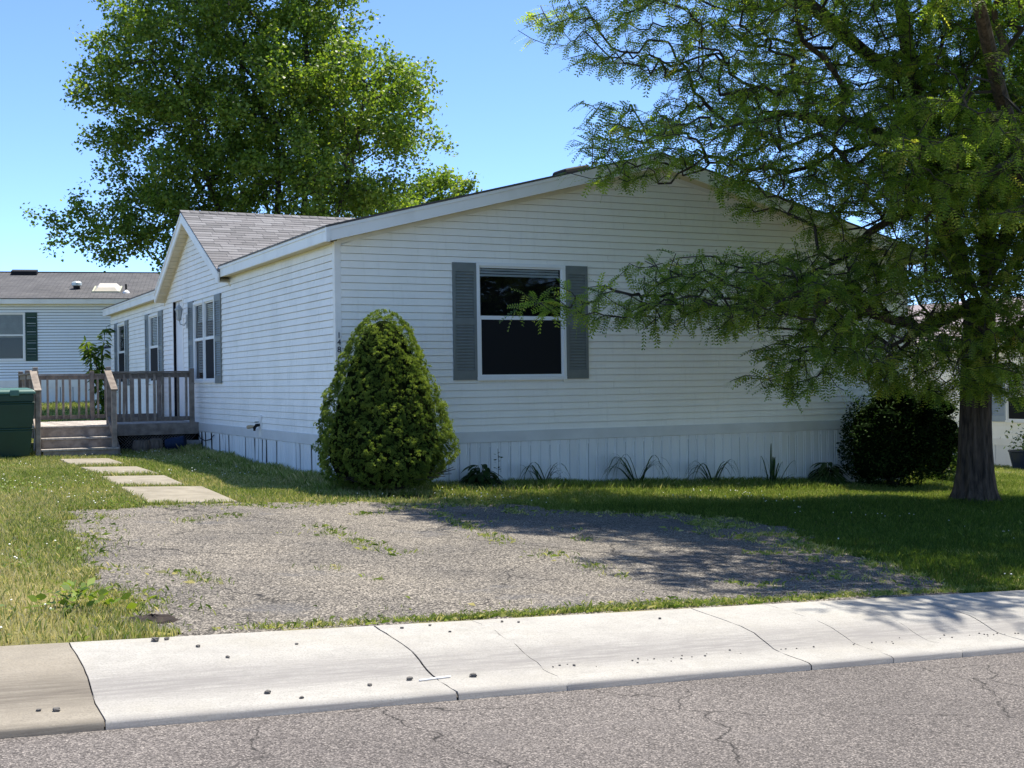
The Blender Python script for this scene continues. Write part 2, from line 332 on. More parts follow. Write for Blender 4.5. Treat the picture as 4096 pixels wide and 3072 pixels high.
for k in range(len(CUTS)-1):
    x0, gw, am, t0 = CUTS[k]; x1, gw1, am1, t1 = CUTS[k+1]
    e0 = wav(CUTS[k][0], am); e1 = wav(CUTS[k+1][0], am1); b = MB(); np_ = len(PROF); cols = 6
    def pv(t, q):
        y, z = PROF[q]; xx = (x0+gw/2+e0[q])*(1-t)+(x1-gw1/2+e1[q])*t; return (xx, y, z+rz(xx))
    for c in range(cols+1): b.v += [pv(c/cols, q) for q in range(np_)]
    for c in range(cols):
        for q in range(np_-1): b.f.append((c*np_+q, (c+1)*np_+q, (c+1)*np_+q+1, c*np_+q+1)); b.mi.append(0)
    nt_ = len(b.f); k0 = len(b.v); b.v += [pv(0, q) for q in range(np_)]+[pv(1, q) for q in range(np_)]
    b.f += [tuple(k0+q for q in range(np_)), tuple(k0+np_+q for q in range(np_))[::-1]]; b.mi += [0, 0]
    me = b.mesh('concrete_slab', M['conc'] if t0 == 'n' else M['conc_old']); me.polygons.foreach_set('use_smooth', [i < nt_ for i in range(len(b.f))])
    a = me.attributes.new('worn', 'FLOAT', 'POINT'); a.data.foreach_set('value', [WORN[i % np_] for i in range(len(b.v))])
    mesh_obj('concrete_slab', me, None, kerb)
fl = MB()
for x in (-9.6, 12): fl.v += [(x, y, z-.013+rz(x)) for y, z in PROF[1:-1]]
LL = len(PROF)-2; fl.f = [(q, LL+q, LL+q+1, q+1) for q in range(LL-1)]; fl.mi = [0]*len(fl.f); fl.build('joint_dirt', M['dirt'], kerb)
far = MB()
for x in (-300, -9.5): far.v += [(x, y, z+rz(x)) for y, z in PROF]
for x in (12, 300): far.v += [(x, y, z+rz(x)) for y, z in PROF]
L = len(PROF)
for base in (0, 2*L):
    for q in range(L-1): far.f.append((base+q, base+L+q, base+L+q+1, base+q+1)); far.mi.append(0)
me = far.mesh('kerb_run', M['conc'], True); a = me.attributes.new('worn', 'FLOAT', 'POINT'); a.data.foreach_set('value', [WORN[i % L] for i in range(len(far.v))])
mesh_obj('kerb_run', me, None, kerb)

# driveway sheet with a ragged outline
DRV = [(-4.17, -9.25), (-4.25, -8.6), (-4.15, -8.0), (-4.32, -7.3), (-4.18, -6.6), (-4.30, -5.9), (-4.12, -5.0), (-4.12, -4.3), (-4.0, -3.4), (-4.0, -2.75), (-3.2, -2.5), (-2.9, -2.25), (-1.9, -2.15), (-1.22, -2.05), (-.4, -2.1), (.2, -2.35), (.76, -2.5), (1.45, -2.62), (1.75, -3.2), (2.5, -3.65), (3.1, -3.85), (3.62, -4.4), (3.6, -5.2), (3.3, -5.9), (2.9, -6.6), (2.75, -7.4), (2.6, -8.2), (2.3, -8.9), (2.1, -9.28)]
def ragged(poly, sub=8, amp=.07, seed=3):
    r = np.random.default_rng(seed); out = []
    for i in range(len(poly)):
        a = np.array(poly[i]); c = np.array(poly[(i+1) % len(poly)])
        for k in range(sub):
            p = a+(c-a)*k/sub
            out.append(p + r.normal(0, amp, 2) if abs(p[1]+9.27) > .12 else np.array([p[0], -9.31]))
    return np.array(out)
DP = ragged(DRV)
def inside(poly, x, y):
    res = np.zeros(x.shape, bool); n_ = len(poly); j = n_-1
    for i in range(n_):
        xi, yi = poly[i]; xj, yj = poly[j]
        c = ((yi > y) != (yj > y)) & (x < (xj-xi)*(y-yi)/(yj-yi+1e-12)+xi); res ^= c; j = i
    return res
import bmesh
def sheet(name, poly, h, m, step=.35):
    bm = bmesh.new(); vs_ = [bm.verts.new((p[0], p[1], 0)) for p in poly]; f = bm.faces.new(vs_); bmesh.ops.triangulate(bm, faces=[f])
    x0, y0 = poly.min(0); x1, y1 = poly.max(0)
    for ax, lo, hi in ((0, x0, x1), (1, y0, y1)):
        for t in np.arange(lo+step, hi, step):
            no = (1, 0, 0) if ax == 0 else (0, 1, 0); c_ = (t, 0, 0) if ax == 0 else (0, t, 0)
            bmesh.ops.bisect_plane(bm, geom=bm.verts[:]+bm.edges[:]+bm.faces[:], plane_co=c_, plane_no=no)
    for v in bm.verts: v.co.z = gz(v.co.x, v.co.y)+h
    me = bpy.data.meshes.new(name); bm.to_mesh(me); bm.free(); me.polygons.foreach_set('use_smooth', [True]*len(me.polygons)); me.materials.append(m)
    return mesh_obj(name, me, None)
tag(sheet('driveway', DP, .012, M['drive']), kind='structure')

# stepping slabs from the drive to the stairs
PV = [(-2.93, -1.93, -2.02, -.22), (-2.92, -2.05, .12, 1.55), (-2.88, -2.03, 2.05, 4.1), (-2.85, -1.98, 4.85, 6.9)]
path = bpy.data.objects.new('path', None); link(path, None, (-2.4, 2, gz(-2.4, 2))); path['kind'] = 'structure'
for i, (x0, x1, y0, y1) in enumerate(PV):
    b = MB(); j = lambda: random.uniform(-.03, .03)
    q = [(x0+j(), y0+j()), (x1+j(), y0+j()), (x1+j(), y1+j()), (x0+j(), y1+j())]
    b.hexa([(x, y, gz(x, y)-.08) for x, y in q]+[(x, y, gz(x, y)+.028) for x, y in q]); bevel(b.build('paving_slab', M['paver'], path), .008)
PVR = [(a-.02, b_+.02, c-.02, d+.02) for a, b_, c, d in PV]

# ------------------------------------------------------------------ main house
W, Lh, EZ, SL = 10.36, 19.22, 3.30, .25      # width, length, wall height at eave, roof slope
CH = .1016; BT = .628
house = thing('mobile_home', (W/2, Lh/2, -.2), 'long white vinyl-sided mobile home with grey shutters and number 148 on its corner', 'house')
ZR = lambda x: EZ+SL*(x if x < W/2 else W-x)   # underside line of the front gable
def holes_mesh(u0, u1, z0, z1, holes, mk):
    us = sorted({u0, u1, *[h for q in holes for h in q[:2]]}); zs = sorted({z0, z1, *[h for q in holes for h in q[2:]]}); b = MB()
    for i in range(len(us)-1):
        for k in range(len(zs)-1):
            uc, zc = (us[i]+us[i+1])/2, (zs[k]+zs[k+1])/2
            if any(q[0] < uc < q[1] and q[2] < zc < q[3] for q in holes): continue
            b.add([mk(us[i], zs[k]), mk(us[i+1], zs[k]), mk(us[i+1], zs[k+1]), mk(us[i], zs[k+1])], [(0, 1, 2, 3)])
    return b
FW = (2.16, 3.55, 1.42, 3.05)                 # front window opening x0,x1,z0,z1
SW = [(7.08, 8.79, 1.46, 2.98), (12.52, 13.55, 1.46, 2.98), (16.95, 18.0, 1.46, 2.98)]   # side windows y0,y1,z0,z1
DR = (9.93, 10.86, .66, 3.16)
fb = holes_mesh(0, W, .4, EZ, [FW], lambda u, z: (u, .012, z)); fb.add([(0, .012, EZ), (W, .012, EZ), (W/2, .012, EZ+SL*W/2)], [(0, 1, 2)])
front = fb.build('front_wall', M['siding'], house)
sb_ = holes_mesh(0, Lh, .4, EZ+.1, SW+[DR], lambda u, z: (.012, u, z)); sb_.add([(.012, 6.3, EZ+.1), (.012, 11.4, EZ+.1), (.012, 8.98, 4.62)], [(0, 1, 2)])
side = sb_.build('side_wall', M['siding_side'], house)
b = MB(); b.add([(W, 0, -.6), (W, Lh, -.6), (W, Lh, EZ), (W, 0, EZ)], [(0, 1, 2, 3)]); b.build('far_side_wall', M['siding'], house)
b = MB(); b.add([(0, Lh, -.6), (W, Lh, -.6), (W, Lh, EZ), (W/2, Lh, EZ+SL*W/2), (0, Lh, EZ)], [(0, 1, 2, 3, 4)]); b.build('rear_wall', M['siding'], house)
def plank(parent, u0b, u1b, u0t, u1t, z, mk, m):
    # lapped vinyl course: leans out at its foot, tucked under the one above
    e0, e1 = .024, .012; z0, z1 = z, z+CH-.007; b = MB()
    b.hexa([mk(u0b, e0, z0), mk(u1b, e0, z0), mk(u1b, 0, z0), mk(u0b, 0, z0), mk(u0t, e1, z1), mk(u1t, e1, z1), mk(u1t, 0, z1), mk(u0t, 0, z1)])
    b.build('siding_plank', m, parent)
def segs(u0, u1, z, holes, grow=.0):
    s = [(u0, u1)]
    for h in holes:
        if z+CH > h[2]+.01 and z < h[3]-.01:
            n_ = []
            for a, c in s:
                if h[1] <= a or h[0] >= c: n_.append((a, c)); continue
                if h[0] > a: n_.append((a, h[0]))
                if h[1] < c: n_.append((h[1], c))
            s = n_
    return s
mkF = lambda u, e, z: (u, -e, z); mkS = lambda u, e, z: (-e, u, z)
z = BT
while z < EZ+SL*W/2-.16:
    lo = lambda zz: max(.07, (zz-EZ)/SL+.02); hi = lambda zz: min(W-.07, W-(zz-EZ)/SL-.02)
    ss = segs(lo(z), hi(z), z, [FW])
    for a, c in ss:
        at = max(a, lo(z+CH)) if a == lo(z) else a; ct = min(c, hi(z+CH)) if c == hi(z) else c
        if c-a > .2:
            # a few courses are lapped from two lengths
            if abs(z-3.17) < .05: plank(front, a, 4.35, at, 4.35, z, mkF, M['siding']); plank(front, 4.353, c, 4.353, ct, z+.001, mkF, M['siding'])
            elif c-a > 5.5:
                q_ = a+(c-a)*random.uniform(.3, .7); plank(front, a, q_, at, q_, z, mkF, M['siding']); plank(front, q_+.002, c, q_+.002, ct, z+.0015, mkF, M['siding'])
            else: plank(front, a, c, at, ct, z, mkF, M['siding'])
    z += CH
GY, GZ, GS = 8.98, 4.60, .47                  # entry gable peak on the wall and its slope
z = BT
while z < GZ-.14:
    top = z+CH
    if top < EZ+.02:
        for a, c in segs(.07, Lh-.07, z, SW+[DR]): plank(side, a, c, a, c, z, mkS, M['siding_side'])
    else:
        f0 = lambda zz: max(GY-(GZ-zz)/GS, 6.0); f1 = lambda zz: min(GY+(GZ-zz)/GS, 11.9)
        plank(side, f0(z), f1(z), f0(top), f1(top), z, mkS, M['siding_side'])
    z += CH
# corner posts and number
for nm, bx in (('corner_trim', (-.022, .075, -.022, .075, .5, EZ+.03)), ('corner_trim', (W-.075, W+.022, -.022, .075, .5, EZ+.03)), ('corner_trim', (-.022, .075, Lh-.075, Lh+.022, .5, EZ))):
    bevel(MB().box(*bx).build(nm, M['trim'], house), .006)
def text_mesh(ch, size, ext):
    cu = bpy.data.curves.new('t', 'FONT'); cu.body = ch; cu.size = size; cu.extrude = ext; cu.align_x = 'CENTER'
    o = bpy.data.objects.new('t', cu); COL.objects.link(o); bpy.context.view_layer.update()
    me = bpy.data.meshes.new_from_object(o.evaluated_get(bpy.context.evaluated_depsgraph_get())); bpy.data.objects.remove(o); bpy.data.curves.remove(cu); return me
for i, ch in enumerate('148'):
    me = text_mesh(ch, .112, .002); me.materials.clear(); me.materials.append(M['black'])
    mesh_obj('house_number', me, None, house, (.030, -.026, 1.99-i*.098), (math.pi/2, 0, 0))
# belt board and skirting
bevel(MB().box(-.032, W+.032, -.034, .02, .472, BT+.004).build('belt_board', M['belt'], house), .004)
bevel(MB().box(-.034, .02, .024, Lh, .472, BT+.004).build('belt_board', M['belt'], house), .004)
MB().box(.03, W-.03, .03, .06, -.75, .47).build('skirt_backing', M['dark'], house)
skf = MB().box(.0, W, .012, .02, .45, .47).build('skirt_rail', M['skirt'], house)
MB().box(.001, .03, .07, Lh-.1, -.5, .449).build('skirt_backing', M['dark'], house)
sks = MB().box(.012, .02, 0, Lh, .45, .47).build('skirt_rail', M['skirt'], house)
PW = .165
def panel_mesh(depth):
    pr = [(0, .004), (.012, .016), (.105, .016), (.118, .006), (.128, .006), (.136, .014), (.155, .014), (.163, .002)]; b = MB()
    for u, e in pr: b.v += [(u, -e, -depth), (u, -e, 0)]
    b.f = [(2*i, 2*i+2, 2*i+3, 2*i+1) for i in range(len(pr)-1)]; b.mi = [0]*len(b.f); return b.mesh('skirt_panel', M['skirt'])
pm = panel_mesh(1.15); pms = panel_mesh(.62)
for i in range(62):
    mesh_obj('skirt_panel', pm, None, skf, (i*PW+.01, -.002+random.uniform(-.003, .003), .471), (0, 0, 0))
i = 0; y = .03
while y < 8.5:
    bad = y > 3.2
    t = random.gauss(0, .012) if not bad else random.gauss(0, .03)
    if 7.0 < y < 8.4: t = random.choice([-.11, .05, .1, -.05])
    o = mesh_obj('skirt_panel', pms, None, sks, (-.002-random.uniform(0, .01), y+PW, .471), (t*.2, t, -math.pi/2)); o.rotation_euler = (random.gauss(0, .01), 0, -math.pi/2); o.rotation_euler.rotate_axis('Y', t)
    y += PW + (random.choice([.01, .05, .08]) if bad else random.choice([0, .03, .06])) + (.05 if 7.2 < y < 8.2 else 0)
# skirting beyond the deck, plain
# black cable looped under the belt beside the deck
MB().tube([(-.05, 8.5, .42), (-.07, 8.2, .33), (-.07, 7.8, .30), (-.06, 7.4, .34), (-.05, 7.15, .43)], .009, 6).build('cable', M['black'], house)
# roof: two slabs, fascia and soffits
OV, OF = .20, .27
ET = EZ+.215                                   # roof top at the eave line x=-OV
def rt_top(x): return ET + SL*((x+OV) if x < W/2 else (W+OV-x))
t = .028
def roof_piece(xa, xb, ya, yb):
    pts = [(xa, ya, rt_top(xa)-t), (xb, ya, rt_top(xb)-t), (xb, yb, rt_top(xb)-t), (xa, yb, rt_top(xa)-t)]
    MB().hexa(pts+[(p[0], p[1], p[2]+t) for p in pts]).build('roof_slope', M['roof'], house)
roof_piece(-OV-.02, W/2, -OF-.02, 5.93); roof_piece(.15, W/2, 5.931, 11.76); roof_piece(-OV-.02, W/2, 11.761, Lh+.22); roof_piece(W+OV+.02, W/2, -OF-.02, Lh+.22)
# rake boards (front), two-step: upper strip stands proud of the board
for sgn in (0, 1):
    fx = (lambda x: x) if sgn == 0 else (lambda x: W-x)
    for nm, zt, zb, yo in (('rake_strip', -.03, -.075, .012), ('rake_board', -.076, -.225, 0)):
        p = [(fx(-OV), -OF-yo), (fx(W/2), -OF-yo), (fx(W/2), -OF+.03), (fx(-OV), -OF+.03)]
        bot = [(x, y_, rt_top(x)+zb) for x, y_ in p]; top = [(x, y_, rt_top(x)+zt) for x, y_ in p]
        MB().hexa(bot+top).build(nm, M['fascia'], house)
    p = [(fx(-OV+.02), -OF+.03), (fx(W/2), -OF+.03), (fx(W/2), .012), (fx(-OV+.02), .012)]
    MB().hexa([(x, y_, rt_top(x)-.222) for x, y_ in p]+[(x, y_, rt_top(x)-.21) for x, y_ in p]).build('rake_soffit', M['soffit'], house)
    # frieze strip under the rake, against the wall
    p = [(fx(.02), -.024), (fx(W/2), -.024), (fx(W/2), 0), (fx(.02), 0)]
    MB().hexa([(x, y_, rt_top(x)-.285) for x, y_ in p]+[(x, y_, rt_top(x)-.223) for x, y_ in p]).build('frieze', M['trim'], house)
# eave fascia on the entry side, broken by the gable
GF0, GF1 = 5.98, 11.72
for y0, y1 in ((-OF-.001, GF0), (GF1, Lh+.2)):
    MB().box(-OV-.012, -OV+.02, y0, y1, ET-.075, ET-.03).build('eave_strip', M['fascia'], house)
    MB().box(-OV, -OV+.03, y0+.001, y1, ET-.215, ET-.076).build('eave_fascia', M['fascia'], house)
    MB().box(-OV+.03, .012, y0+.3, y1, ET-.205, ET-.195).build('eave_soffit', M['soffit'], house)
MB().box(W+OV-.03, W+OV, -OF, Lh+.2, ET-.215, ET-.03).build('eave_fascia', M['fascia'], house)
MB().box(W, W+OV-.03, 0, Lh, ET-.205, ET-.195).build('eave_soffit', M['soffit'], house)
MB().box(-OV-.016, -OV+.036, -OF-.016, -OF+.034, ET-.228, ET-.034).build('fascia_corner', M['fascia'], house)
# entry gable: near and far slopes carrying shingles
GX, GPY, GPZ = -.24, 8.90, 4.86                # front edge x, ridge y, ridge z
GN, GFy, GE = 5.86, 11.82, 3.43               # near foot y, far foot y, foot z
def gslope(name, yf):
    d = Vector((0, yf-GPY, GE-GPZ)); t = Vector((0, 0, .03))
    xr = W/2
    a = [Vector((GX, GPY, GPZ)), Vector((xr, GPY, GPZ)), Vector((.3, yf, GE)), Vector((GX, yf, GE))]
    return MB().hexa([p-t-Vector((0, 0, .012)) for p in a]+[p-Vector((0, 0, .012)) for p in a]).build(name, M['roof'], house)
gn = gslope('gable_roof', GN); gslope('gable_roof', GFy)
slen = math.hypot(GPY-GN, GPZ-GE); ang = math.atan2(GPZ-GE, GPY-GN); rows = 24; ex = slen/rows
tabw = .34; sm = []
for wv in (.30, .36, .27, .42):
    b = MB(); b.hexa([(0, 0, 0), (wv-.006, 0, 0), (wv-.006, ex*1.5, .0), (0, ex*1.5, .0), (0, 0, .011), (wv-.006, 0, .011), (wv-.006, ex*1.5, .002), (0, ex*1.5, .002)]); sm.append((wv, b.mesh('shingle', M['shingle'])))
cnt = 0
for r in range(rows):
    s = r*ex; x = GX-.015-random.uniform(0, .25); xend = GX+.5+(W/2-GX)*(s/slen)*.92
    y0 = GN+s*math.cos(ang); z0 = GE+s*math.sin(ang)-.006
    first = True
    while x < min(xend, 3.6):
        wv, me = random.choice(sm)
        if first: x0_ = GX-.015; 
        o = mesh_obj('shingle', me, None, gn, (x if not first else GX-.015, y0, z0+random.uniform(0, .003)), (ang, 0, 0))
        x = (GX-.015 if first else x)+wv; first = False; cnt += 1
x = GX-.02
while x < 3.9:                                  # ridge caps
    b = MB(); c_, s_ = math.cos(ang), math.sin(ang); wd = .13
    b.add([(0, -wd*c_, -wd*s_), (0, 0, 0), (0, wd*c_, -wd*s_), (.26, -wd*c_, -wd*s_-.012), (.26, 0, -.012), (.26, wd*c_, -wd*s_-.012)], [(0, 3, 4, 1), (1, 4, 5, 2)])
    mesh_obj('ridge_cap', b.mesh('ridge_cap', M['shingle']), None, gn, (x, GPY, GPZ+.018)); x += .19
for yf, nm in ((GN, 'n'), (GFy, 'f')):
    s = 1 if yf < GPY else -1
    def gp(t, dz, xo): return (GX+xo, GPY+(yf-GPY)*t, GPZ+(GE-GPZ)*t+dz)
    for name, dt, db, xo in (('gable_strip', -.035, -.08, -.012), ('gable_fascia', -.081, -.24, 0)):
        a = [gp(0, db, xo), gp(1, db, xo), gp(1, db, .03), gp(0, db, .03), gp(0, dt, xo), gp(1, dt, xo), gp(1, dt, .03), gp(0, dt, .03)]
        if s < 0: a = [a[1], a[0], a[3], a[2], a[5], a[4], a[7], a[6]]
        MB().hexa(a).build(name, M['fascia'], house)
    # vented soffit in narrow panels under the overhang
    for k in range(22):
        t0, t1 = k/22+.002, (k+1)/22-.004
        a = [gp(t0, -.235, .03), gp(t1, -.235, .03), gp(t1, -.235, .245), gp(t0, -.235, .245)]; a += [(p[0], p[1], p[2]+.01+.004*(k % 2)) for p in a]
        MB().hexa(a).build('soffit_panel', M['soffit'], house)
    a = [gp(.02, -.30, .215), gp(1, -.30, .215), gp(1, -.30, .24), gp(.02, -.30, .24)]; MB().hexa(a+[(p[0], p[1], p[2]+.058) for p in a]).build('gable_frieze', M['soffit'], house)
# black roof vent showing above the rake
vb = MB(); vx = 4.12; vb.hexa([(vx, .9, rt_top(vx)), (vx+.5, .9, rt_top(vx+.5)), (vx+.5, 1.4, rt_top(vx+.5)), (vx, 1.4, rt_top(vx)), (vx+.03, .94, rt_top(vx)+.14), (vx+.47, .94, rt_top(vx+.5)+.11), (vx+.47, 1.36, rt_top(vx+.5)+.11), (vx+.03, 1.36, rt_top(vx)+.14)]); bevel(vb.build('roof_vent', M['black'], house), .03, 3)

def shutter(parent, wdt, hgt, m, loc, rot, nm='shutter'):
    b = MB(); t = .028; st = .045
    b.box(0, st, -t, 0, 0, hgt); b.box(wdt-st, wdt, -t, 0, 0, hgt)
    for z0, z1 in ((0, .14), (hgt*.47, hgt*.47+.10), (hgt-.13, hgt)): b.box(st, wdt-st, -t, 0, z0, z1)
    b.box(st, wdt-st, -.006, 0, .14, hgt-.13)
    for za, zb in ((.14, hgt*.47), (hgt*.47+.10, hgt-.13)):
        n_ = int((zb-za)/.042)
        for k in range(n_):
            zz = za+(k+.5)*(zb-za)/n_; b.hexa([(st, -.026, zz-.014), (wdt-st, -.026, zz-.014), (wdt-st, -.018, zz-.016), (st, -.018, zz-.016), (st, -.016, zz+.010), (wdt-st, -.016, zz+.010), (wdt-st, -.008, zz+.008), (st, -.008, zz+.008)])
    return b.build(nm, m, parent, loc, rot)
def window(parent, wdt, hgt, loc, rot, double=False, blind=.1, blindmat=None, screens=(True,), lowopen=False):
    """frame in the opening plane: local x along the wall, -y outwards, z up"""
    f = MB(); c = .045
    f.box(-c, wdt+c, -.034, .03, hgt-.005, hgt+c); f.box(-c, wdt+c, -.040, .03, -c, .005); f.box(-c, .006, -.033, .03, .005, hgt-.005); f.box(wdt-.006, wdt+c, -.033, .03, .005, hgt-.005)
    if double: f.box(wdt/2-.045, wdt/2+.045, -.032, .03, .005, hgt-.005); f.box(wdt/2-.006, wdt/2+.006, -.046, -.032, .0, hgt+.05)
    fr = f.build('window', M['winframe'], parent, loc, rot)
    def sub(b, nm, m): return mesh_obj(nm, b.mesh(nm, m), None, fr, loc, rot)
    bays = [(0.006, wdt-.006)] if not double else [(.006, wdt/2-.045), (wdt/2+.045, wdt-.006)]
    hm = hgt*.535
    for i, (a, d) in enumerate(bays):
        s = MB(); s.box(a, d, -.022, .01, hm-.028, hm+.028); s.box(a, a+.03, -.018, .012, .006, hm-.028); s.box(d-.03, d, -.018, .012, .006, hm-.028); s.box(a+.03, d-.03, -.018, .012, .006, .04)
        s.box(a, a+.022, -.006, .014, hm+.028, hgt-.006); s.box(d-.022, d, -.006, .014, hm+.028, hgt-.006); s.box(a+.022, d-.022, -.006, .014, hgt-.03, hgt-.006)
        sub(s, 'sash', M['winframe'])
        sub(MB().add([(a+.02, .006, hm+.02), (d-.02, .006, hm+.02), (d-.02, .006, hgt-.02), (a+.02, .006, hgt-.02)], [(0, 1, 2, 3)]), 'upper_pane', M['glass'])
        if screens[i % len(screens)]: sub(MB().box(a+.03, d-.03, -.008, -.006, .04, hm-.028), 'insect_screen', M['screen'])
        sub(MB().add([(a+.02, .018, .03), (d-.02, .018, .03), (d-.02, .018, hm), (a+.02, .018, hm)], [(0, 1, 2, 3)]), 'lower_pane', M['glass'])
    # room behind the glass
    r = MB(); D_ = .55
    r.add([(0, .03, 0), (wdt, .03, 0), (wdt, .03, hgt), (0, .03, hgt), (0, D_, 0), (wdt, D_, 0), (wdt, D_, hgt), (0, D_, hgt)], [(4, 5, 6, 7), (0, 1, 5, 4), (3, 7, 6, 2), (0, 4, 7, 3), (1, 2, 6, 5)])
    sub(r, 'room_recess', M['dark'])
    if blind:
        z1 = hgt-.03; z0 = z1-blind*(hgt); bl = MB(); n_ = max(3, int((z1-z0)/.035))
        for k in range(n_):
            zz = z0+(k+.5)*(z1-z0)/n_; bl.add([(.03, .045, zz-.016), (wdt-.03, .045, zz-.016), (wdt-.03, .060, zz+.016), (.03, .060, zz+.016)], [(0, 1, 2, 3)])
        sub(bl, 'blind', blindmat or M['blind'])
    return fr
window(house, FW[1]-FW[0], FW[3]-FW[2], (FW[0], -.012, FW[2]), (0, 0, 0), blind=.075)
shutter(house, .375, 1.70, M['shutter'], (1.745, -.018, 1.385), (0, 0, 0)); shutter(house, .375, 1.70, M['shutter'], (3.60, -.018, 1.385), (0, 0, 0))
SR = (0, 0, -math.pi/2)                         # side wall: local x runs towards -y, outwards is -x
for (y0, y1, z0, z1), kw in zip(SW, (dict(double=True, blind=.22, screens=(False, True)), dict(blind=.95), dict(blind=.0))):
    window(house, y1-y0, z1-z0, (-.012, y1, z0), SR, **kw)
for ya in (6.56+.46, 8.86+.46, 12.0+.46, 13.62+.46, 16.43+.46, 18.08+.46): shutter(house, .46, 1.66, M['shutter'], (-.018, ya, 1.40), SR)
# door, set back in a dark jamb
b = MB(); b.box(-.03, .0, DR[1], DR[1]+.05, DR[2], DR[3]+.05); b.box(-.03, 0, DR[0]-.07, DR[0], DR[2], DR[3]+.05); b.box(-.03, 0, DR[0], DR[1], DR[3], DR[3]+.05); b.build('door_casing', M['trim'], house)
b = MB(); b.box(-.024, .06, DR[1]-.012, DR[1]-.001, DR[2], DR[3]); b.build('door_jamb', M['dark'], house)
b = MB(); b.box(.03, .07, DR[0]+.002, DR[1]-.013, DR[2], DR[3]-.002); b.box(.022, .03, DR[0]+.12, DR[1]-.12, DR[2]+.15, DR[2]+.95); b.box(.022, .03, DR[0]+.12, DR[1]-.12, DR[2]+1.15, DR[3]-.2)
dr = b.build('door', M['door'], house); MB().lathe([(.0, 0), (.02, .0), (.012, .03), (.028, .05), (.02, .075), (0, .08)], n=10).build('handle', M['brass'], dr, (.03, DR[0]+.1, 1.65), (0, -math.pi/2, 0))
# coach lantern beside the door
LX, LY, LZ = -.19, 9.46, 2.74
b = MB(); b.lathe([(.036, 0), (.066, .17)], (LX, LY, LZ), 6); lan = MB()
lan.lathe([(.0, -.05), (.03, -.045), (.055, -.01), (.05, 0)], (LX, LY, LZ), 6); lan.lathe([(.092, .17), (.08, .195), (.04, .25), (.016, .27), (.010, .30), (.016, .315), (0, .33)], (LX, LY, LZ), 6)
for k in range(6):
    t = 2*math.pi*k/6; lan.bar((LX+.038*math.cos(t), LY+.038*math.sin(t), LZ), (LX+.069*math.cos(t), LY+.069*math.sin(t), LZ+.17), .009, .009)
lan.tube([(LX, LY, LZ-.03), (LX+.02, LY-.01, LZ-.12), (LX+.10, LY-.02, LZ-.14), (-.02, LY-.02, LZ-.02)], .012, 6); lan.box(-.045, -.018, LY-.06, LY+.03, LZ-.2, LZ+.08)
lo_ = lan.build('wall_lantern', M['lampgrey'], house); lgm = simple('frosted_lantern_glass', (.5, .52, .5), None, rough=.3); b.build('lantern_glass', lgm, lo_)
# garden tap
fy = 3.92; b = MB(); b.box(-.04, -.018, fy-.07, fy+.07, .50, .86); tp = b.build('tap_plate', M['trim'], house)
b = MB(); b.tube([(-.03, fy, .70), (-.10, fy, .69), (-.13, fy, .65), (-.13, fy, .60)], [.02, .03, .028, .02], 8); b.lathe([(.0, 0), (.035, 0), (.035, .012), (0, .014)], (-.09, fy, .74), 8); b.build('tap', M['black'], tp)
MB().tube([(-.12, fy+.02, .67), (-.18, fy+.12, .665), (-.2, fy+.16, .66)], [.022, .035, .03], 8).build('hose_fitting', M['hose'], tp)

# ------------------------------------------------------------------ deck
DZ = .64; DX0, DY0, DY1 = -3.08, 8.56, 12.05
deck = thing('wooden_deck', (-1.5, 10.2, .12), 'weathered brown wooden deck with railings and three steps against the house', 'deck')
def wbox(nm, m, *a, par=None, bv=.004): return bevel(MB().box(*a).build(nm, m, par or deck), bv)
x = DX0
nb = 21; bw = (0-DX0)/nb
for k in range(nb): wbox('deck_board', M['deckboard'], DX0+k*bw+.004, DX0+(k+1)*bw-.004, DY0-.02, DY1, DZ-.03+random.uniform(0, .004), DZ+random.uniform(0, .004))
wbox('rim_joist', M['wood'], -1.68, -.02, DY0-.06, DY0-.022, DZ-.225, DZ-.004); wbox('rim_joist', M['wood'], DX0-.04, DX0, DY0, DY1, DZ-.225, DZ-.034); wbox('rim_joist', M['wood'], DX0, -.02, DY1+.002, DY1+.04, DZ-.225, DZ-.034)
wbox('header', M['lattice'], DX0, -1.70, DY0+.02, DY0+.06, .2, DZ-.034)
def post(x, y, z0, z1, s=.089): return wbox('post', M['wood'], x-s/2, x+s/2, y-s/2, y+s/2, z0, z1, bv=.006)
RT = DZ+1.02
PS = [(-1.74, DY0-.02, -.1, RT+.09), (-.155, DY0-.02, DZ-.2, RT+.05), (-3.06, DY0-.02, -.1, RT+.09), (-3.03, 10.3, 0, RT+.06), (-3.0, DY1, 0, RT+.06), (-1.55, DY1, 0, RT+.06), (-.12, DY1, 0, RT+.02)]
for p in PS: post(*p)
def rail(a, b_, bal=True, n_=0, off=.03):
    a = Vector(a); b_ = Vector(b_)
    MB().bar(a+Vector((0, 0, RT-.016)), b_+Vector((0, 0, RT-.016)), .12, .032).build('top_rail', M['wood'], deck)
    MB().bar(a+Vector((0, 0, RT-.08)), b_+Vector((0, 0, RT-.08)), .04, .09).build('rail_beam', M['wood'], deck)
    MB().bar(a+Vector((0, 0, DZ+.085)), b_+Vector((0, 0, DZ+.085)), .04, .085).build('bottom_rail', M['wood'], deck)
    d = (b_-a); ln = d.length; d.normalize(); sd = Vector((d.y, -d.x, 0))*off
    n_ = n_ or int(ln/.142)
    for k in range(n_):
        t = (k+.5)/n_*ln; p = a+d*t+sd*1.15
        o = MB().bar((0, 0, DZ+.05), (0, 0, RT-.05), .042, .042, (d.x, d.y, 0)).build('baluster', M['wood'], deck, (p.x+random.uniform(-.004, .004), p.y, 0), (random.gauss(0, .006), random.gauss(0, .006), 0))
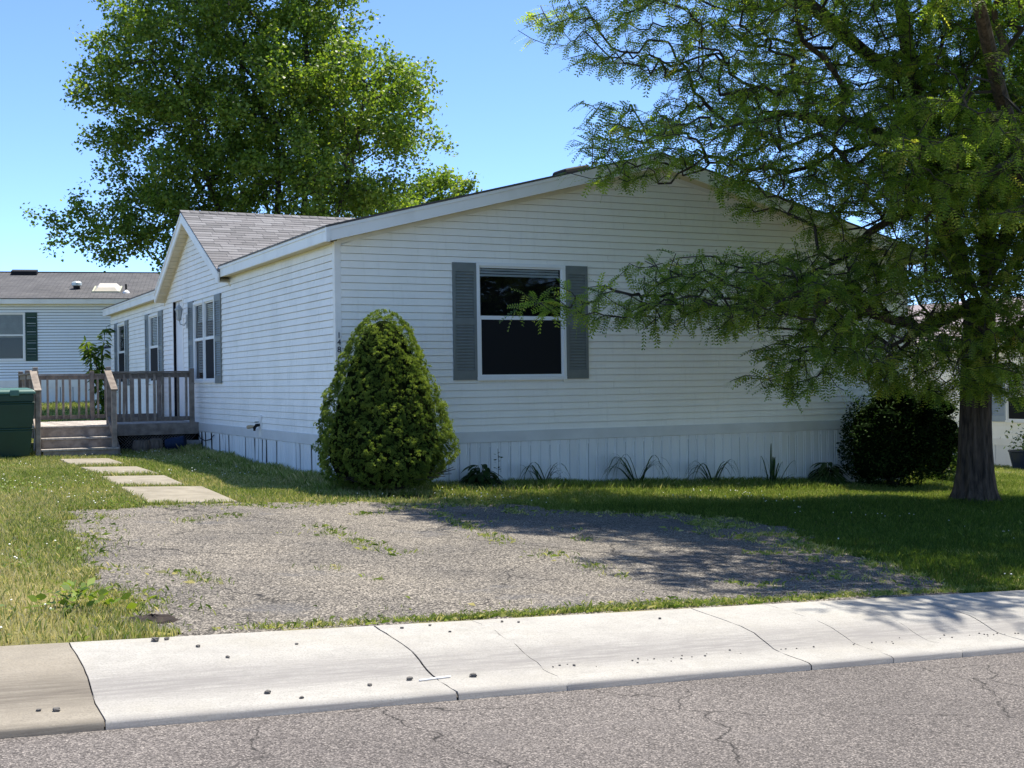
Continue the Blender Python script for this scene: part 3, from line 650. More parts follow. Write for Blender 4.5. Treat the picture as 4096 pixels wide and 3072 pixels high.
rail((-1.70, DY0-.02, 0), (-.20, DY0-.02, 0), n_=10); rail((-3.0, DY1, 0), (-1.6, DY1, 0)); rail((-1.5, DY1, 0), (-.16, DY1, 0)); rail((-3.06, DY0+.02, 0), (-3.03, 10.26, 0)); rail((-3.03, 10.34, 0), (-3.0, DY1-.04, 0))
# steps
for k, (yf, zt) in enumerate(((7.72, .235), (8.05, .43))):
    wbox('tread', M['deckboard'], -3.05, -1.68 if k == 0 else -1.72, yf, yf+.15, zt-.036, zt); wbox('tread', M['deckboard'], -3.05, -1.70, yf+.156, yf+.345, zt-.036, zt-.002)
    wbox('riser', M['wood'], -3.02, -1.70, yf+.02, yf+.05, .02 if k == 0 else .235, zt-.038)
wbox('riser', M['wood'], -3.02, -1.70, 8.38, 8.41, .432, DZ-.036); wbox('nosing', M['deckboard'], -3.05, -1.70, 8.36, DY0-.07, DZ-.034, DZ)
for xx in (-3.10, -1.69):
    b = MB(); b.hexa([(xx, 7.80, .0), (xx+.035, 7.80, .0), (xx+.035, 8.52, .25), (xx, 8.52, .25), (xx, 7.80, .21), (xx+.035, 7.80, .21), (xx+.035, 8.52, .62), (xx, 8.52, .62)]); b.build('stringer', M['wood'], deck)
for xx, s in ((-3.10, -1), (-1.755, 1)):
    post(xx, 7.82, -.1, 1.30)
    MB().bar((xx, 7.74, 1.305), (xx, DY0-.03, RT+.02), .125, .034, (1, 0, 0) if 0 else (0, 0, 1)).build('hand_rail', M['wood'], deck)
    MB().bar((xx, 7.80, 1.23), (xx, DY0-.05, RT-.06), .04, .09).build('rail_beam', M['wood'], deck)
    MB().bar((xx, 7.84, .42), (xx, DY0-.05, DZ+.12), .04, .085).build('lower_rail', M['wood'], deck)
# lattice skirt
for k in range(34):
    t = -1.62+k*.055
    for s in (1, -1):
        a = Vector((t, DY0-.005*s, .40)); e = Vector((t+s*.30, DY0-.005*s, .10))
        if s > 0 and e.x > -.04 or s < 0 and e.x < -1.66 or a.x > -.04: continue
        MB().bar(a, e, .006, .035, (0, 1, 0)).build('lattice_slat', M['lattice'], deck)
MB().box(DX0+.05, -.05, 9.2, 9.25, -.1, .5).build('under_deck_board', M['dark'], deck)
# things under and beside the deck
def chunk(nm, x, y, w_, h_, label, lean):
    b = MB(); n_ = 9; z0 = gz(x, y)-.02; pts = []
    for lev, zz in enumerate((0, h_*.5, h_)):
        for j in range(n_):
            t = 2*math.pi*j/n_; r = w_/2*(1+random.uniform(-.14, .14))*(1 if lev < 2 else .95); b.v.append((x+r*math.cos(t)+lean*zz, y+.8*r*math.sin(t), z0+zz+random.uniform(-.015, .015)*(lev == 2)))
    for lev in range(2):
        for j in range(n_): b.f.append((lev*n_+j, lev*n_+(j+1) % n_, (lev+1)*n_+(j+1) % n_, (lev+1)*n_+j)); b.mi.append(0)
    b.f.append(tuple(2*n_+j for j in range(n_))); b.mi.append(0)
    tag(b.build(nm, M['log']), label, 'log', 'firewood under the deck edge')
chunk('log', -1.20, 8.22, .34, .24, 'rough grey log chunk standing nearest the steps below the deck', .05)
chunk('log', -.90, 8.24, .26, .26, 'rough grey log chunk between the other log and the blue barrel', -.05)
z0 = gz(-.55, 8.2)
brl = thing('plastic_barrel', (-.58, 8.2, z0), 'small blue plastic barrel lying on its side below the deck', 'barrel')
b = MB(); b.lathe([(.07, 0), (.115, .02), (.12, .12), (.125, .14), (.12, .16), (.12, .36), (.115, .38)], n=18); b.build('shell', M['blue'], brl, (-.74, 8.22, z0+.12), (math.pi/2-.15, 0, 1.15), smooth=False)
MB().lathe([(.118, .37), (.105, .385), (.100, .33), (.02, .325)], n=18).build('open_end', M['black'], brl, (-.74, 8.22, z0+.12), (math.pi/2-.15, 0, 1.15))
b = MB(); x0, x1, y0, y1 = -.33, -.06, 8.25, 8.44; z0 = gz(-.2, 8.3)
b.box(x0, x1, y0, y0+.03, z0-.02, z0+.19); b.box(x0, x1, y1-.03, y1, z0-.02, z0+.19)
for xx in (x0, (x0+x1)/2-.015, x1-.03): b.box(xx, xx+.03, y0+.03, y1-.03, z0-.02, z0+.19)
tag(b.build('concrete_block', M['block']), 'grey hollow concrete block on the ground where deck meets house', 'block')

# ------------------------------------------------------------------ wheeled bin
bx, by = -3.53, 7.95; z0 = gz(bx, by)
bn = thing('wheeled_bin', (bx, by, z0), 'dark green wheeled rubbish bin with pale green lid beside the steps', 'bin')
def taper(b, w0, d0, w1, d1, za, zb):
    b.hexa([(-w0, -d0, za), (w0, -d0, za), (w0, d0, za), (-w0, d0, za), (-w1, -d1, zb), (w1, -d1, zb), (w1, d1, zb), (-w1, d1, zb)])
b = MB(); taper(b, .27, .28, .315, .34, .03, .48); taper(b, .325, .35, .328, .352, .48, .515); taper(b, .318, .342, .352, .38, .515, .93); taper(b, .362, .39, .362, .392, .93, .96); taper(b, .34, .37, .345, .375, .96, 1.09)
o = b.build('body', M['bin'], bn, (bx, by, z0)); bevel(o, .02, 3)
b = MB(); taper(b, .375, .405, .375, .405, 1.09, 1.13); taper(b, .372, .402, .33, .36, 1.13, 1.17); taper(b, .33, .36, .24, .27, 1.17, 1.20); b.box(-.06, .09, -.435, -.38, 1.06, 1.165); bevel(b.build('lid', M['binlid'], bn, (bx, by, z0)), .012, 2)
for s in (-1, 1): MB().lathe([(.0, -.03), (.13, -.03), (.13, .03), (0, .03)], n=18).build('wheel', M['black'], bn, (bx+s*.30, by+.36, z0+.13), (0, math.pi/2, 0))
for o in bn.children:
    if o.name.split('.')[0] in ('body', 'lid'): o.scale = (1, 1, 1.06)
MB().tube([(bx-.25, by+.44, z0+1.05), (bx+.25, by+.44, z0+1.05)], .018, 8).build('handle_bar', M['bin'], bn)

# ------------------------------------------------------------------ neighbouring houses
def neighbour_left():
    P0 = Vector((.1, 31.57, .80)); an = -math.radians(13.5); root = thing('neighbour_home', P0, 'white neighbouring home with dark green shutter and grey roof behind the deck', 'house')
    R_ = (0, 0, an)
    def pt(b, nm, m, par=None): return mesh_obj(nm, b.mesh(nm, m), None, par or root, P0, R_)
    hz = 3.58; fw_ = MB(); U0, U1 = -9, 7.6; win = (-3.2, -1.20, 1.60, 3.24)
    wl = holes_mesh(U0, U1, 0, hz, [win], lambda u, z: (u, .012, z)); wall = pt(wl, 'wall', M['lap_shade'])
    z = .86
    while z < hz-.02:
        for a, c in segs(U0, U1, z, [win]):
            b = MB(); b.hexa([(a, -.028, z), (c, -.028, z), (c, .01, z), (a, .01, z), (a, -.012, z+CH-.026), (c, -.012, z+CH-.026), (c, .01, z+CH-.026), (a, .01, z+CH-.026)]); pt(b, 'siding_plank', M['siding_cool'], wall)
        z += CH
    pt(MB().box(U0, U1, -.03, .0, .60, .86), 'belt_board', M['trim'])
    sk = pt(MB().box(U0, U1, .02, .03, -.4, .60), 'skirting', M['trim'])
    me = MB(); me.box(0, .40, -.012, .0, 0, 1.0); me = me.mesh('skirt_panel', M['trim'])
    for k in range(36): 
        u = U0+k*.43; v = Matrix.Rotation(an, 3, 'Z') @ Vector((u, 0, 0)); mesh_obj('skirt_panel', me, None, sk, (P0.x+v.x, P0.y+v.y, P0.z-.4), R_)
    o = MB().box(U0-.1, U1+.1, -.34, -.30, hz-.0, hz+.19); pt(o, 'eave_fascia', M['fascia']); pt(MB().box(U0, U1, -.30, .01, hz-.01, hz), 'soffit', M['soffit'])
    run = 5.3; slp = .25
    b = MB(); e = .35; rise = (run+e)*slp; zr = hz+.2
    b.hexa([(U0-.2, -e, zr-.03), (U1+.2, -e, zr-.03), (U1+.2, run, zr-.03+rise), (U0-.2, run, zr-.03+rise), (U0-.2, -e, zr), (U1+.2, -e, zr), (U1+.2, run, zr+rise), (U0-.2, run, zr+rise)])
    rf = pt(b, 'roof', M['nroof'])
    b = MB(); b.hexa([(U0-.2, run, zr-.03+rise), (U1+.2, run, zr-.03+rise), (U1+.2, 2*run+e, zr-.03), (U0-.2, 2*run+e, zr-.03), (U0-.2, run, zr+rise), (U1+.2, run, zr+rise), (U1+.2, 2*run+e, zr), (U0-.2, 2*run+e, zr)]); pt(b, 'roof', M['nroof'])
    pt(MB().box(U0-.2, U1+.2, run-.12, run+.12, zr+rise-.02, zr+rise+.015), 'ridge_cap', M['nroof'])
    zf = lambda v: zr+(v+e)*slp
    # roof furniture
    b = MB(); b.lathe([(.12, -.05), (.12, .10)], (.46, 1.55, zf(1.55)), 16); vt = pt(b, 'vent_base', M['black'], rf); b = MB(); b.lathe([(.15, .10), (.185, .13), (.185, .22), (.14, .27), (.05, .285)], (.46, 1.55, zf(1.55)), 16); pt(b, 'vent_cap', M['galv'], rf)
    s0, s1, v0, v1 = 1.12, 2.0, .85, 2.05; b = MB(); b.hexa([(s0, v0, zf(v0)), (s1, v0, zf(v0)), (s1, v1, zf(v1)), (s0, v1, zf(v1)), (s0+.14, v0+.16, zf(v0)+.19), (s1-.14, v0+.16, zf(v0)+.19), (s1-.14, v1-.12, zf(v1)+.12), (s0+.14, v1-.12, zf(v1)+.12)]); pt(b, 'skylight', M['skylight'], rf)
    b = MB(); b.box(s0-.05, s1+.05, v0-.05, v0, zf(v0)-.02, zf(v0)+.035); b.bar((s0-.03, v0, zf(v0)), (s0-.03, v1, zf(v1)), .05, .06); b.bar((s1+.03, v0, zf(v0)), (s1+.03, v1, zf(v1)), .05, .06); pt(b, 'skylight_kerb', M['cream'], rf)
    b = MB(); b.lathe([(.035, -.05), (.035, .32)], (2.28, .75, zf(.75)), 10); pt(b, 'vent_pipe', M['black'], rf); b = MB(); b.lathe([(.14, -.03), (.12, .03), (.05, .10)], (2.28, .75, zf(.75)), 12); pt(b, 'pipe_flashing', M['white'], rf)
    b = MB(); v0 = 4.55; b.hexa([(-2.3, v0, zf(v0)), (-1.35, v0, zf(v0)), (-1.35, v0+.4, zf(v0+.4)), (-2.3, v0+.4, zf(v0+.4)), (-2.3, v0, zf(v0)+.16), (-1.35, v0, zf(v0)+.16), (-1.35, v0+.4, zf(v0+.4)+.16), (-2.3, v0+.4, zf(v0+.4)+.16)]); pt(b, 'box_vent', M['black'], rf)
    off = Matrix.Rotation(an, 3, 'Z') @ Vector((win[0], -.012, 0)); window(root, win[1]-win[0], win[3]-win[2], (P0.x+off.x, P0.y+off.y, P0.z+win[2]), R_, blind=.5, blindmat=M['curtain'], screens=(False,))
    off = Matrix.Rotation(an, 3, 'Z') @ Vector((win[1]+.06, -.018, 0)); shutter(root, .40, 1.74, M['gshutter'], (P0.x+off.x, P0.y+off.y, P0.z+1.55), R_)
neighbour_left()
def neighbour_right():
    X0 = 17.73; root = thing('neighbour_home', (X0+3, 8, -.75), 'white neighbouring home with blue-grey shutters half hidden behind the locust trunk', 'house')
    zb, zt = -.72, 2.0; Y0, Y1 = -6, 16; win = (3.1, 4.55, .30, 1.35)
    wl = holes_mesh(Y0, Y1, zb, zt, [win], lambda u, z: (X0, u, z)); wall = wl.build('wall', M['siding'], root); z = -.12
    while z < zt:
        for a, c in segs(Y0, Y1, z, [win]): plank_n(wall, a, c, z, X0)
        z += CH
    MB().box(X0-.03, X0-.002, Y0, Y1, -.28, -.12).build('belt_board', M['trim'], root)
    me = MB().box(-.012, 0, 0, .56, 0, .9).mesh('skirt_panel', M['skirt'])
    for k in range(38): mesh_obj('skirt_panel', me, None, wall, (X0-.004, Y0+k*.575, -1.17))
    MB().box(X0-.3, X0-.27, Y0, Y1, zt-.02, zt+.16).build('eave_fascia', M['fascia'], root); MB().box(X0-.27, X0, Y0, Y1, zt-.01, zt).build('soffit', M['soffit'], root)
    b = MB(); r0 = X0-.32; r1 = X0+4.6; z0 = zt+.15; z1 = z0+4.9*.27
    b.hexa([(r0, Y0-.2, z0), (r1, Y0-.2, z1), (r1, Y1+.2, z1), (r0, Y1+.2, z0), (r0, Y0-.2, z0+.03), (r1, Y0-.2, z1+.03), (r1, Y1+.2, z1+.03), (r0, Y1+.2, z0+.03)]); b.build('roof', M['mroof'], root)
    MB().box(X0+.05, X0+9, Y0+.1, Y1-.1, zb-.3, zt-.05).build('far_walls', M['dark'], root)
    window(root, win[1]-win[0], win[3]-win[2], (X0-.012, win[1], win[2]), SR, blind=.6)
    shutter(root, .46, 1.12, M['bshutter'], (X0-.02, 5.04, .27), SR); shutter(root, .46, 1.12, M['bshutter'], (X0-.02, 3.0, .27), SR)
def plank_n(wall, a, c, z, X0):
    b = MB(); b.hexa([(X0-.018, a, z), (X0-.001, a, z), (X0-.001, c, z), (X0-.018, c, z), (X0-.004, a, z+CH+.005), (X0-.001, a, z+CH+.005), (X0-.001, c, z+CH+.005), (X0-.004, c, z+CH+.005)]); b.build('siding_plank', M['siding'], wall)
neighbour_right()
tag(sheet('garden_path', np.array([(11.5, 1.5), (22, 3.9), (22, 4.35), (11.5, 1.95)]), .02, M['paver'], .8), kind='structure')
# little shed glimpsed behind the house corner
sx_, sy_ = 1.48, 24.5; z0 = gz(sx_, sy_)
sh = thing('garden_shed', (sx_, sy_, z0), 'small pale shed with a dark roof edge behind the leafy sapling', 'shed')
MB().box(sx_-.9, sx_+1.2, sy_, sy_+2, z0-.2, z0+2.0).build('wall', M['siding'], sh)
b = MB(); b.hexa([(sx_-1.2, sy_-.25, z0+1.95), (sx_+1.4, sy_-.25, z0+2.25), (sx_+1.4, sy_+2.2, z0+2.25), (sx_-1.2, sy_+2.2, z0+1.95), (sx_-1.2, sy_-.25, z0+2.02), (sx_+1.4, sy_-.25, z0+2.32), (sx_+1.4, sy_+2.2, z0+2.32), (sx_-1.2, sy_+2.2, z0+2.02)]); b.build('roof', M['nroof'], sh)
MB().hexa([(sx_-1.18, sy_-.27, z0+1.75), (sx_+1.4, sy_-.27, z0+2.05), (sx_+1.4, sy_-.252, z0+2.05), (sx_-1.18, sy_-.252, z0+1.75), (sx_-1.18, sy_-.27, z0+1.95), (sx_+1.4, sy_-.27, z0+2.25), (sx_+1.4, sy_-.252, z0+2.25), (sx_-1.18, sy_-.252, z0+1.95)]).build('fascia', M['trim'], sh)

# ------------------------------------------------------------------ plants: generators
def rotmats(d, roll):
    """orthonormal frames (n,3,3) with columns: along, side, normal"""
    d = d/np.linalg.norm(d, axis=1, keepdims=True); ref = np.tile([0., 0., 1.], (len(d), 1)); ref[np.abs(d[:, 2]) > .95] = [1, 0, 0]
    s = np.cross(d, ref); s /= np.linalg.norm(s, axis=1, keepdims=True); n_ = np.cross(s, d)
    c, k = np.cos(roll)[:, None], np.sin(roll)[:, None]; s2 = s*c+n_*k; n2 = -s*k+n_*c
    return np.stack([d, s2, n2], -1)
def place(tpl, pos, frames, scale):
    """tpl (k,3) -> (n*k,3)"""
    return (np.einsum('nij,kj->nki', frames, tpl)*scale[:, None, None]+pos[:, None, :]).reshape(-1, 3)
def grow(skel, targets, step=.22, droop=0.0, bias=.55):
    """tie target points into a tree: nodes list (pos, parent, pathlen)"""
    nodes = [np.array(p, float) for p, _ in skel]; par = [q for _, q in skel]; pl = [0.0]*len(nodes)
    for i, q in enumerate(par):
        if q >= 0: pl[i] = pl[q]+np.linalg.norm(nodes[i]-nodes[q])
    P = np.array(nodes); PL = np.array(pl); tips = []
    d0 = np.array([np.min(np.linalg.norm(P-t, axis=1)) for t in targets]); order = np.argsort(d0)
    cap = len(nodes)+len(targets)*40; PP = np.zeros((cap, 3)); PPL = np.zeros(cap); n_ = len(nodes); PP[:n_] = P; PPL[:n_] = PL
    for ti in order:
        t = targets[ti]; dist = np.linalg.norm(PP[:n_]-t, axis=1); cost = dist+bias*PPL[:n_]*.35+np.where(PP[:n_, 2] > t[2]+.3, (PP[:n_, 2]-t[2])*.3, 0)
        j = int(np.argmin(cost)); a = PP[j].copy(); L_ = np.linalg.norm(t-a)
        if L_ < .06: continue
        k = max(1, int(L_/step)); last = j
        pdir = (a-PP[par[j]]) if par[j] >= 0 else np.array([0, 0, 1.]); nrm = np.linalg.norm(pdir); pdir = pdir/nrm if nrm > 1e-6 else np.array([0, 0, 1.])
        c1 = a+pdir*L_*.35+np.array([0, 0, .10*L_])
        for i in range(1, k+1):
            u = i/k; p = (1-u)**2*a+2*u*(1-u)*c1+u*u*t; p = p+RNG.normal(0, .012, 3)*(i < k)
            PP[n_] = p; PPL[n_] = PPL[last]+np.linalg.norm(p-PP[last]); par.append(last); last = n_; n_ += 1
        tips.append(last)
    return PP[:n_], np.array(par), tips
def radii(P, par, tip_r, expo=2.3):
    n_ = len(P); r = np.zeros(n_); ch = np.zeros(n_)
    for i in range(n_-1, -1, -1):
        if ch[i] == 0: ch[i] = tip_r**expo
        if par[i] >= 0: ch[par[i]] += ch[i]
    return ch**(1/expo)
def limb_mesh(name, P, par, r, m, rmin, rmax, sides=6):
    """truncated cones for every edge whose radius lies in range"""
    idx = np.array([i for i in range(len(P)) if par[i] >= 0 and rmin <= r[i] < rmax])
    if len(idx) == 0: return None
    A = P[par[idx]]; B = P[idx]; ra = np.minimum(r[par[idx]], r[idx]*1.25); rb = r[idx]; d = B-A; ok = np.linalg.norm(d, axis=1) > 1e-4
    A, B, ra, rb, d = A[ok], B[ok], ra[ok], rb[ok], d[ok]; F = rotmats(d, np.zeros(len(d))); ang_ = np.linspace(0, 2*np.pi, sides+1)
    quads = []
    for k in range(sides):
        def ring(base, rad, t): return base+rad[:, None]*(np.cos(t)*F[:, :, 1]+np.sin(t)*F[:, :, 2])
        quads.append(np.stack([ring(A, ra, ang_[k]), ring(A, ra, ang_[k+1]), ring(B, rb, ang_[k+1]), ring(B, rb, ang_[k])], 1))
    V_ = np.concatenate(quads, 0).reshape(-1, 3)
    return np_mesh(name, V_, 4, m, smooth=False)
def ell_points(ells, dens, basis=None, shell=.0):
    out = []
    for (c, (a, h, d), k) in ells:
        n_ = int(4/3*math.pi*a*h*d*dens*k)+1; p = RNG.normal(size=(n_, 3)); p /= np.linalg.norm(p, axis=1, keepdims=True); rr = RNG.random(n_)**(1/3)
        if shell: rr = 1-(1-rr)*(1-shell)
        p = p*rr[:, None]; q = p[:, 0:1]*a*np.array(RX)[None]+p[:, 1:2]*d*np.array(FX)[None]+p[:, 2:3]*h*np.array([[0, 0, 1.]]); out.append(q+np.array(c))
    return np.concatenate(out)
def clumped(ells, gap, size, per):
    # foliage gathers in separate sprays: centres spread through the crown, targets gathered round each
    c = thin(ell_points(ells, 60/gap**3*.05), gap); out = []
    for q in c:
        k = RNG.uniform(.65, 1.3); p = RNG.normal(size=(per, 3))*.55*np.array(size)*k; out.append(q+p[:, 0:1]*np.array(RX)+p[:, 1:2]*np.array(FX)+p[:, 2:3]*np.array([0, 0, 1.]))
    return np.concatenate(out)
def thin(pts, dmin):
    keep = []; cells = {}
    for p in pts:
        k = tuple((p//dmin).astype(int)); bad = False
        for i in (-1, 0, 1):
            for j in (-1, 0, 1):
                for l in (-1, 0, 1):
                    for q in cells.get((k[0]+i, k[1]+j, k[2]+l), ()):
                        if ((q-p)**2).sum() < dmin*dmin: bad = True; break
        if not bad: keep.append(p); cells.setdefault(k, []).append(p)
    return np.array(keep)

# ------------------------------------------------------------------ honey locust in front
TB = (9.0, -2.82)
def locust():
    zb = gz(*TB); root = thing('locust_tree', (TB[0], TB[1], zb), 'large honey locust with feathery leaves and a thick ridged trunk on the right lawn', 'tree')
    sk = []
    def chain(pts, parent):
        for p in pts: sk.append((p, parent)); parent = len(sk)-1
        return parent
    tr = chain([(9.0, -2.82, zb-.1), (9.0, -2.83, .3), (9.02, -2.84, 1.0), (9.04, -2.84, 1.73), (9.12, -2.88, 2.45)], -1)
    main = chain([(9.2, -2.92, 3.2), (9.24, -2.94, 4.3), (9.24, -2.95, 5.8), (9.2, -2.95, 7.0), (9.1, -3.0, 8.6), (9.0, -3.0, 10)], tr)
    left = chain([(8.80, -2.75, 2.9), (8.58, -2.75, 3.79), (8.36, -2.75, 4.54), (7.93, -2.75, 5.67), (7.64, -2.9, 6.42), (7.4, -3.0, 7.2), (7.0, -3.1, 8.4)], tr)
    i_left = left-5
    lo1 = chain([(7.95, -2.9, 3.80), (7.3, -3.1, 3.62), (6.6, -3.3, 3.35), (5.9, -3.6, 2.95), (5.0, -3.8, 2.65)], i_left)
    lo2 = chain([(7.5, -2.8, 4.75), (6.6, -3.1, 4.9), (5.6, -3.2, 4.85)], i_left+1)
    lo3 = chain([(7.2, -2.7, 5.95), (6.6, -2.8, 6.2), (5.8, -2.9, 6.6)], i_left+2)
    cam_ = chain([(8.7, -3.8, 3.4), (7.8, -4.8, 4.2), (6.6, -5.6, 4.8), (5.4, -6.4, 5.6)], tr)
    low = chain([(8.6, -3.2, 2.35), (7.8, -3.6, 2.2), (6.9, -3.9, 1.95), (6.2, -4.1, 1.75)], tr)
    chain([(10.0, -3.3, 3.6), (11, -3.7, 4.5), (11.8, -4, 5.4)], tr)
    E_ = [((3.7, -3.02, 5.95), (1.65, .74, 1.3), 1), ((2.95, -3.1, 6.4), (.85, .5, .8), .9), ((4.15, -3.47, 4.6), (1.8, .62, 1.2), 1.15), ((2.7, -3.7, 4.35), (.65, .22, .6), .9), ((5.83, -3.02, 5.9), (1.8, 1.2, 1.7), .8), ((6.67, -3.3, 4.5), (1.7, 1.0, 1.6), .8), ((8.75, -3.3, 4.9), (1.5, 2.3, 1.7), 1.0), ((3.5, -3.65, 4.1), (1.35, .32, .8), 1.2), ((5.0, -3.6, 3.95), (1.3, .38, 1.0), 1.2), ((6.3, -3.5, 3.75), (1.0, .4, 1.0), 1.1), ((8.35, -4.25, 2.5), (.95, 1.25, .55), 1.6), ((9.35, -4.75, 2.6), (.9, 1.25, .5), 1.5), ((7.6, -4.1, 1.55), (.85, .5, .6), 1.5), ((10.2, -5.2, 2.2), (.7, .9, .5), 1.2), ((9.6, -4.6, 4.6), (1.2, 1.5, .8), .9), ((8.7, -4.2, 1.75), (.8, .5, .6), 1.3),
          ((3.75, -4.04, 2.42), (1.45, .46, .8), 1.8), ((1.75, -3.55, 2.28), (.5, .10, .2), 2.0), ((2.4, -3.7, 2.28), (.5, .2, .4), 1.5), ((5.75, -3.83, 2.55), (1.2, .62, 1.0), 1.2), ((4.45, -4.5, 1.50), (.6, .3, .5), 2.2), ((5.1, -4.3, 1.75), (.6, .35, .6), 1.0), ((6.75, -3.94, 1.62), (1.0, .5, .9), 1.25), ((7.95, -4.07, 2.3), (.95, 1.0, 1.1), 1.2), ((8.1, -4.1, 1.35), (.7, .35, .6), 1.3),
          ((5.86, -3.03, 7.9), (3.3, 1.5, 2.6), .45), ((11.31, -4.05, 5.2), (1.9, 2.8, 2.4), .4), ((6.2, -5.6, 3.95), (1.4, .9, 1.3), .7), ((4.2, -7.2, 6.3), (1.7, 1.0, 2.0), .5), ((9.2, -3.5, 9), (2.5, 1.8, 2.5), .35), ((8.9, -5.3, 3.3), (1.0, 1.0, 1.0), .7), ((6.6, -6.6, 6.2), (1.5, .8, 1.3), .5)]
    lowE = [e for e in E_ if e[0][2] < 3.0 or e[0][0] > 8.2 and e[0][2] < 5]; hiE = [e for e in E_ if e not in lowE]
    T = thin(np.concatenate([clumped(hiE, .47, (.46, .40, .13), 20), clumped(lowE, .33, (.36, .32, .14), 15)]), .085); T = T[T[:, 2] > .65]
    # keep clear of the house
    ok = (T[:, 1] < -.5) | (T[:, 2] > 5.4) | (T[:, 0] > 10.9); T = T[ok]; SP = np.array([q[0] for q in sk]); T = T[np.min(np.linalg.norm(T[:, None]-SP[None], axis=2), axis=1) > .33]
    P, par, tips = grow(sk, T, .2, bias=.5); r = radii(P, par, .0056, 2.3)
    r = np.minimum(r, .19); 
    for i, rr in zip(range(5), (.34, .235, .215, .20, .20)): r[i] = rr
    # trunk with root flare and ridged bark
    b = MB(); lv = [(zb-.1, .40), (zb+.06, .335), (zb+.2, .285), (zb+.45, .25), (zb+.8, .235), (zb+1.3, .222), (1.3, .212), (1.75, .205), (2.15, .21), (2.5, .20)]; n_ = 64
    for q, (zz, rad) in enumerate(lv):
        cx_ = np.interp(zz, [zb, .3, 1.0, 1.73, 2.45], [9.0, 9.0, 9.02, 9.04, 9.12]); cy_ = np.interp(zz, [zb, 1.73, 2.45], [-2.82, -2.84, -2.88])
        for j in range(n_):
            t = 2*math.pi*j/n_; fl = 1+.13*max(0, 1-(zz-zb)/.5)*math.sin(5*t+.8)
            rg = 1+.06*math.sin(13*t+1.6*math.sin(zz*2.2))+.03*math.sin(23*t+zz*3)+.03*math.sin(7*t-zz*1.3+1)+random.uniform(-.02, .02); b.v.append((cx_+rad*fl*rg*math.cos(t), cy_+rad*fl*rg*math.sin(t), zz))
    for q in range(len(lv)-1):
        for j in range(n_): b.f.append((q*n_+j, q*n_+(j+1) % n_, (q+1)*n_+(j+1) % n_, (q+1)*n_+j)); b.mi.append(0)
    b.build('trunk', M['bark'], root, smooth=False)
    rr = r.copy(); rr[:5] = 0
    mesh_obj('limbs', limb_mesh('limbs', P, par, rr, M['bark'], .035, 9, 9), None, root); mesh_obj('branches', limb_mesh('branches', P, par, rr, M['twig'], .0001, .035, 3), None, root)
    # pinnate leaves along the outer twigs
    low_r = np.where((r < .013) & (np.arange(len(P)) > 40))[0]; A = P[par[low_r]]; B = P[low_r]; rep = 4
    A = np.repeat(A, rep, 0); B = np.repeat(B, rep, 0); u = RNG.random((len(A), 1)); pos = A+(B-A)*u; dirv = B-A; dirv /= np.linalg.norm(dirv, axis=1, keepdims=True)+1e-9
    side = RNG.normal(size=dirv.shape); side -= (side*dirv).sum(1, keepdims=True)*dirv; side /= np.linalg.norm(side, axis=1, keepdims=True); side[:, 2] *= .5
    d = dirv*.55+side*.8+np.array([0, 0, -.28]); n0 = len(pos)
    pairs = 6; tl = []
    for k in range(pairs):
        s = (k+.8)/pairs; wl = .046*(1-.5*abs(s-.45)); lw = .0115
        for sg in (-1, 1):
            c = np.array([s*.185, 0, -.04*s*s]); e = c+np.array([.012, sg*wl, -.004]); m1 = (c+e)/2
            tl += [c+np.array([-lw*1.15, 0, 0]), c+np.array([lw, 0, 0])+(e-c)*.25, e]
    tl = np.array(tl); F = rotmats(d, RNG.normal(0, .42, n0)); sc = RNG.uniform(.85, 1.4, n0); V_ = place(tl, pos, F, sc)
    tn = np.repeat(np.clip(RNG.normal(.5, .2, n0), 0, .95), pairs*2); tn = np.clip(tn+RNG.normal(0, .05, len(tn)), 0, 1)
    mesh_obj('foliage', np_mesh('foliage', V_, 3, M['locust'], tn), None, root); print('locust leaves', n0)
    return P
locust()

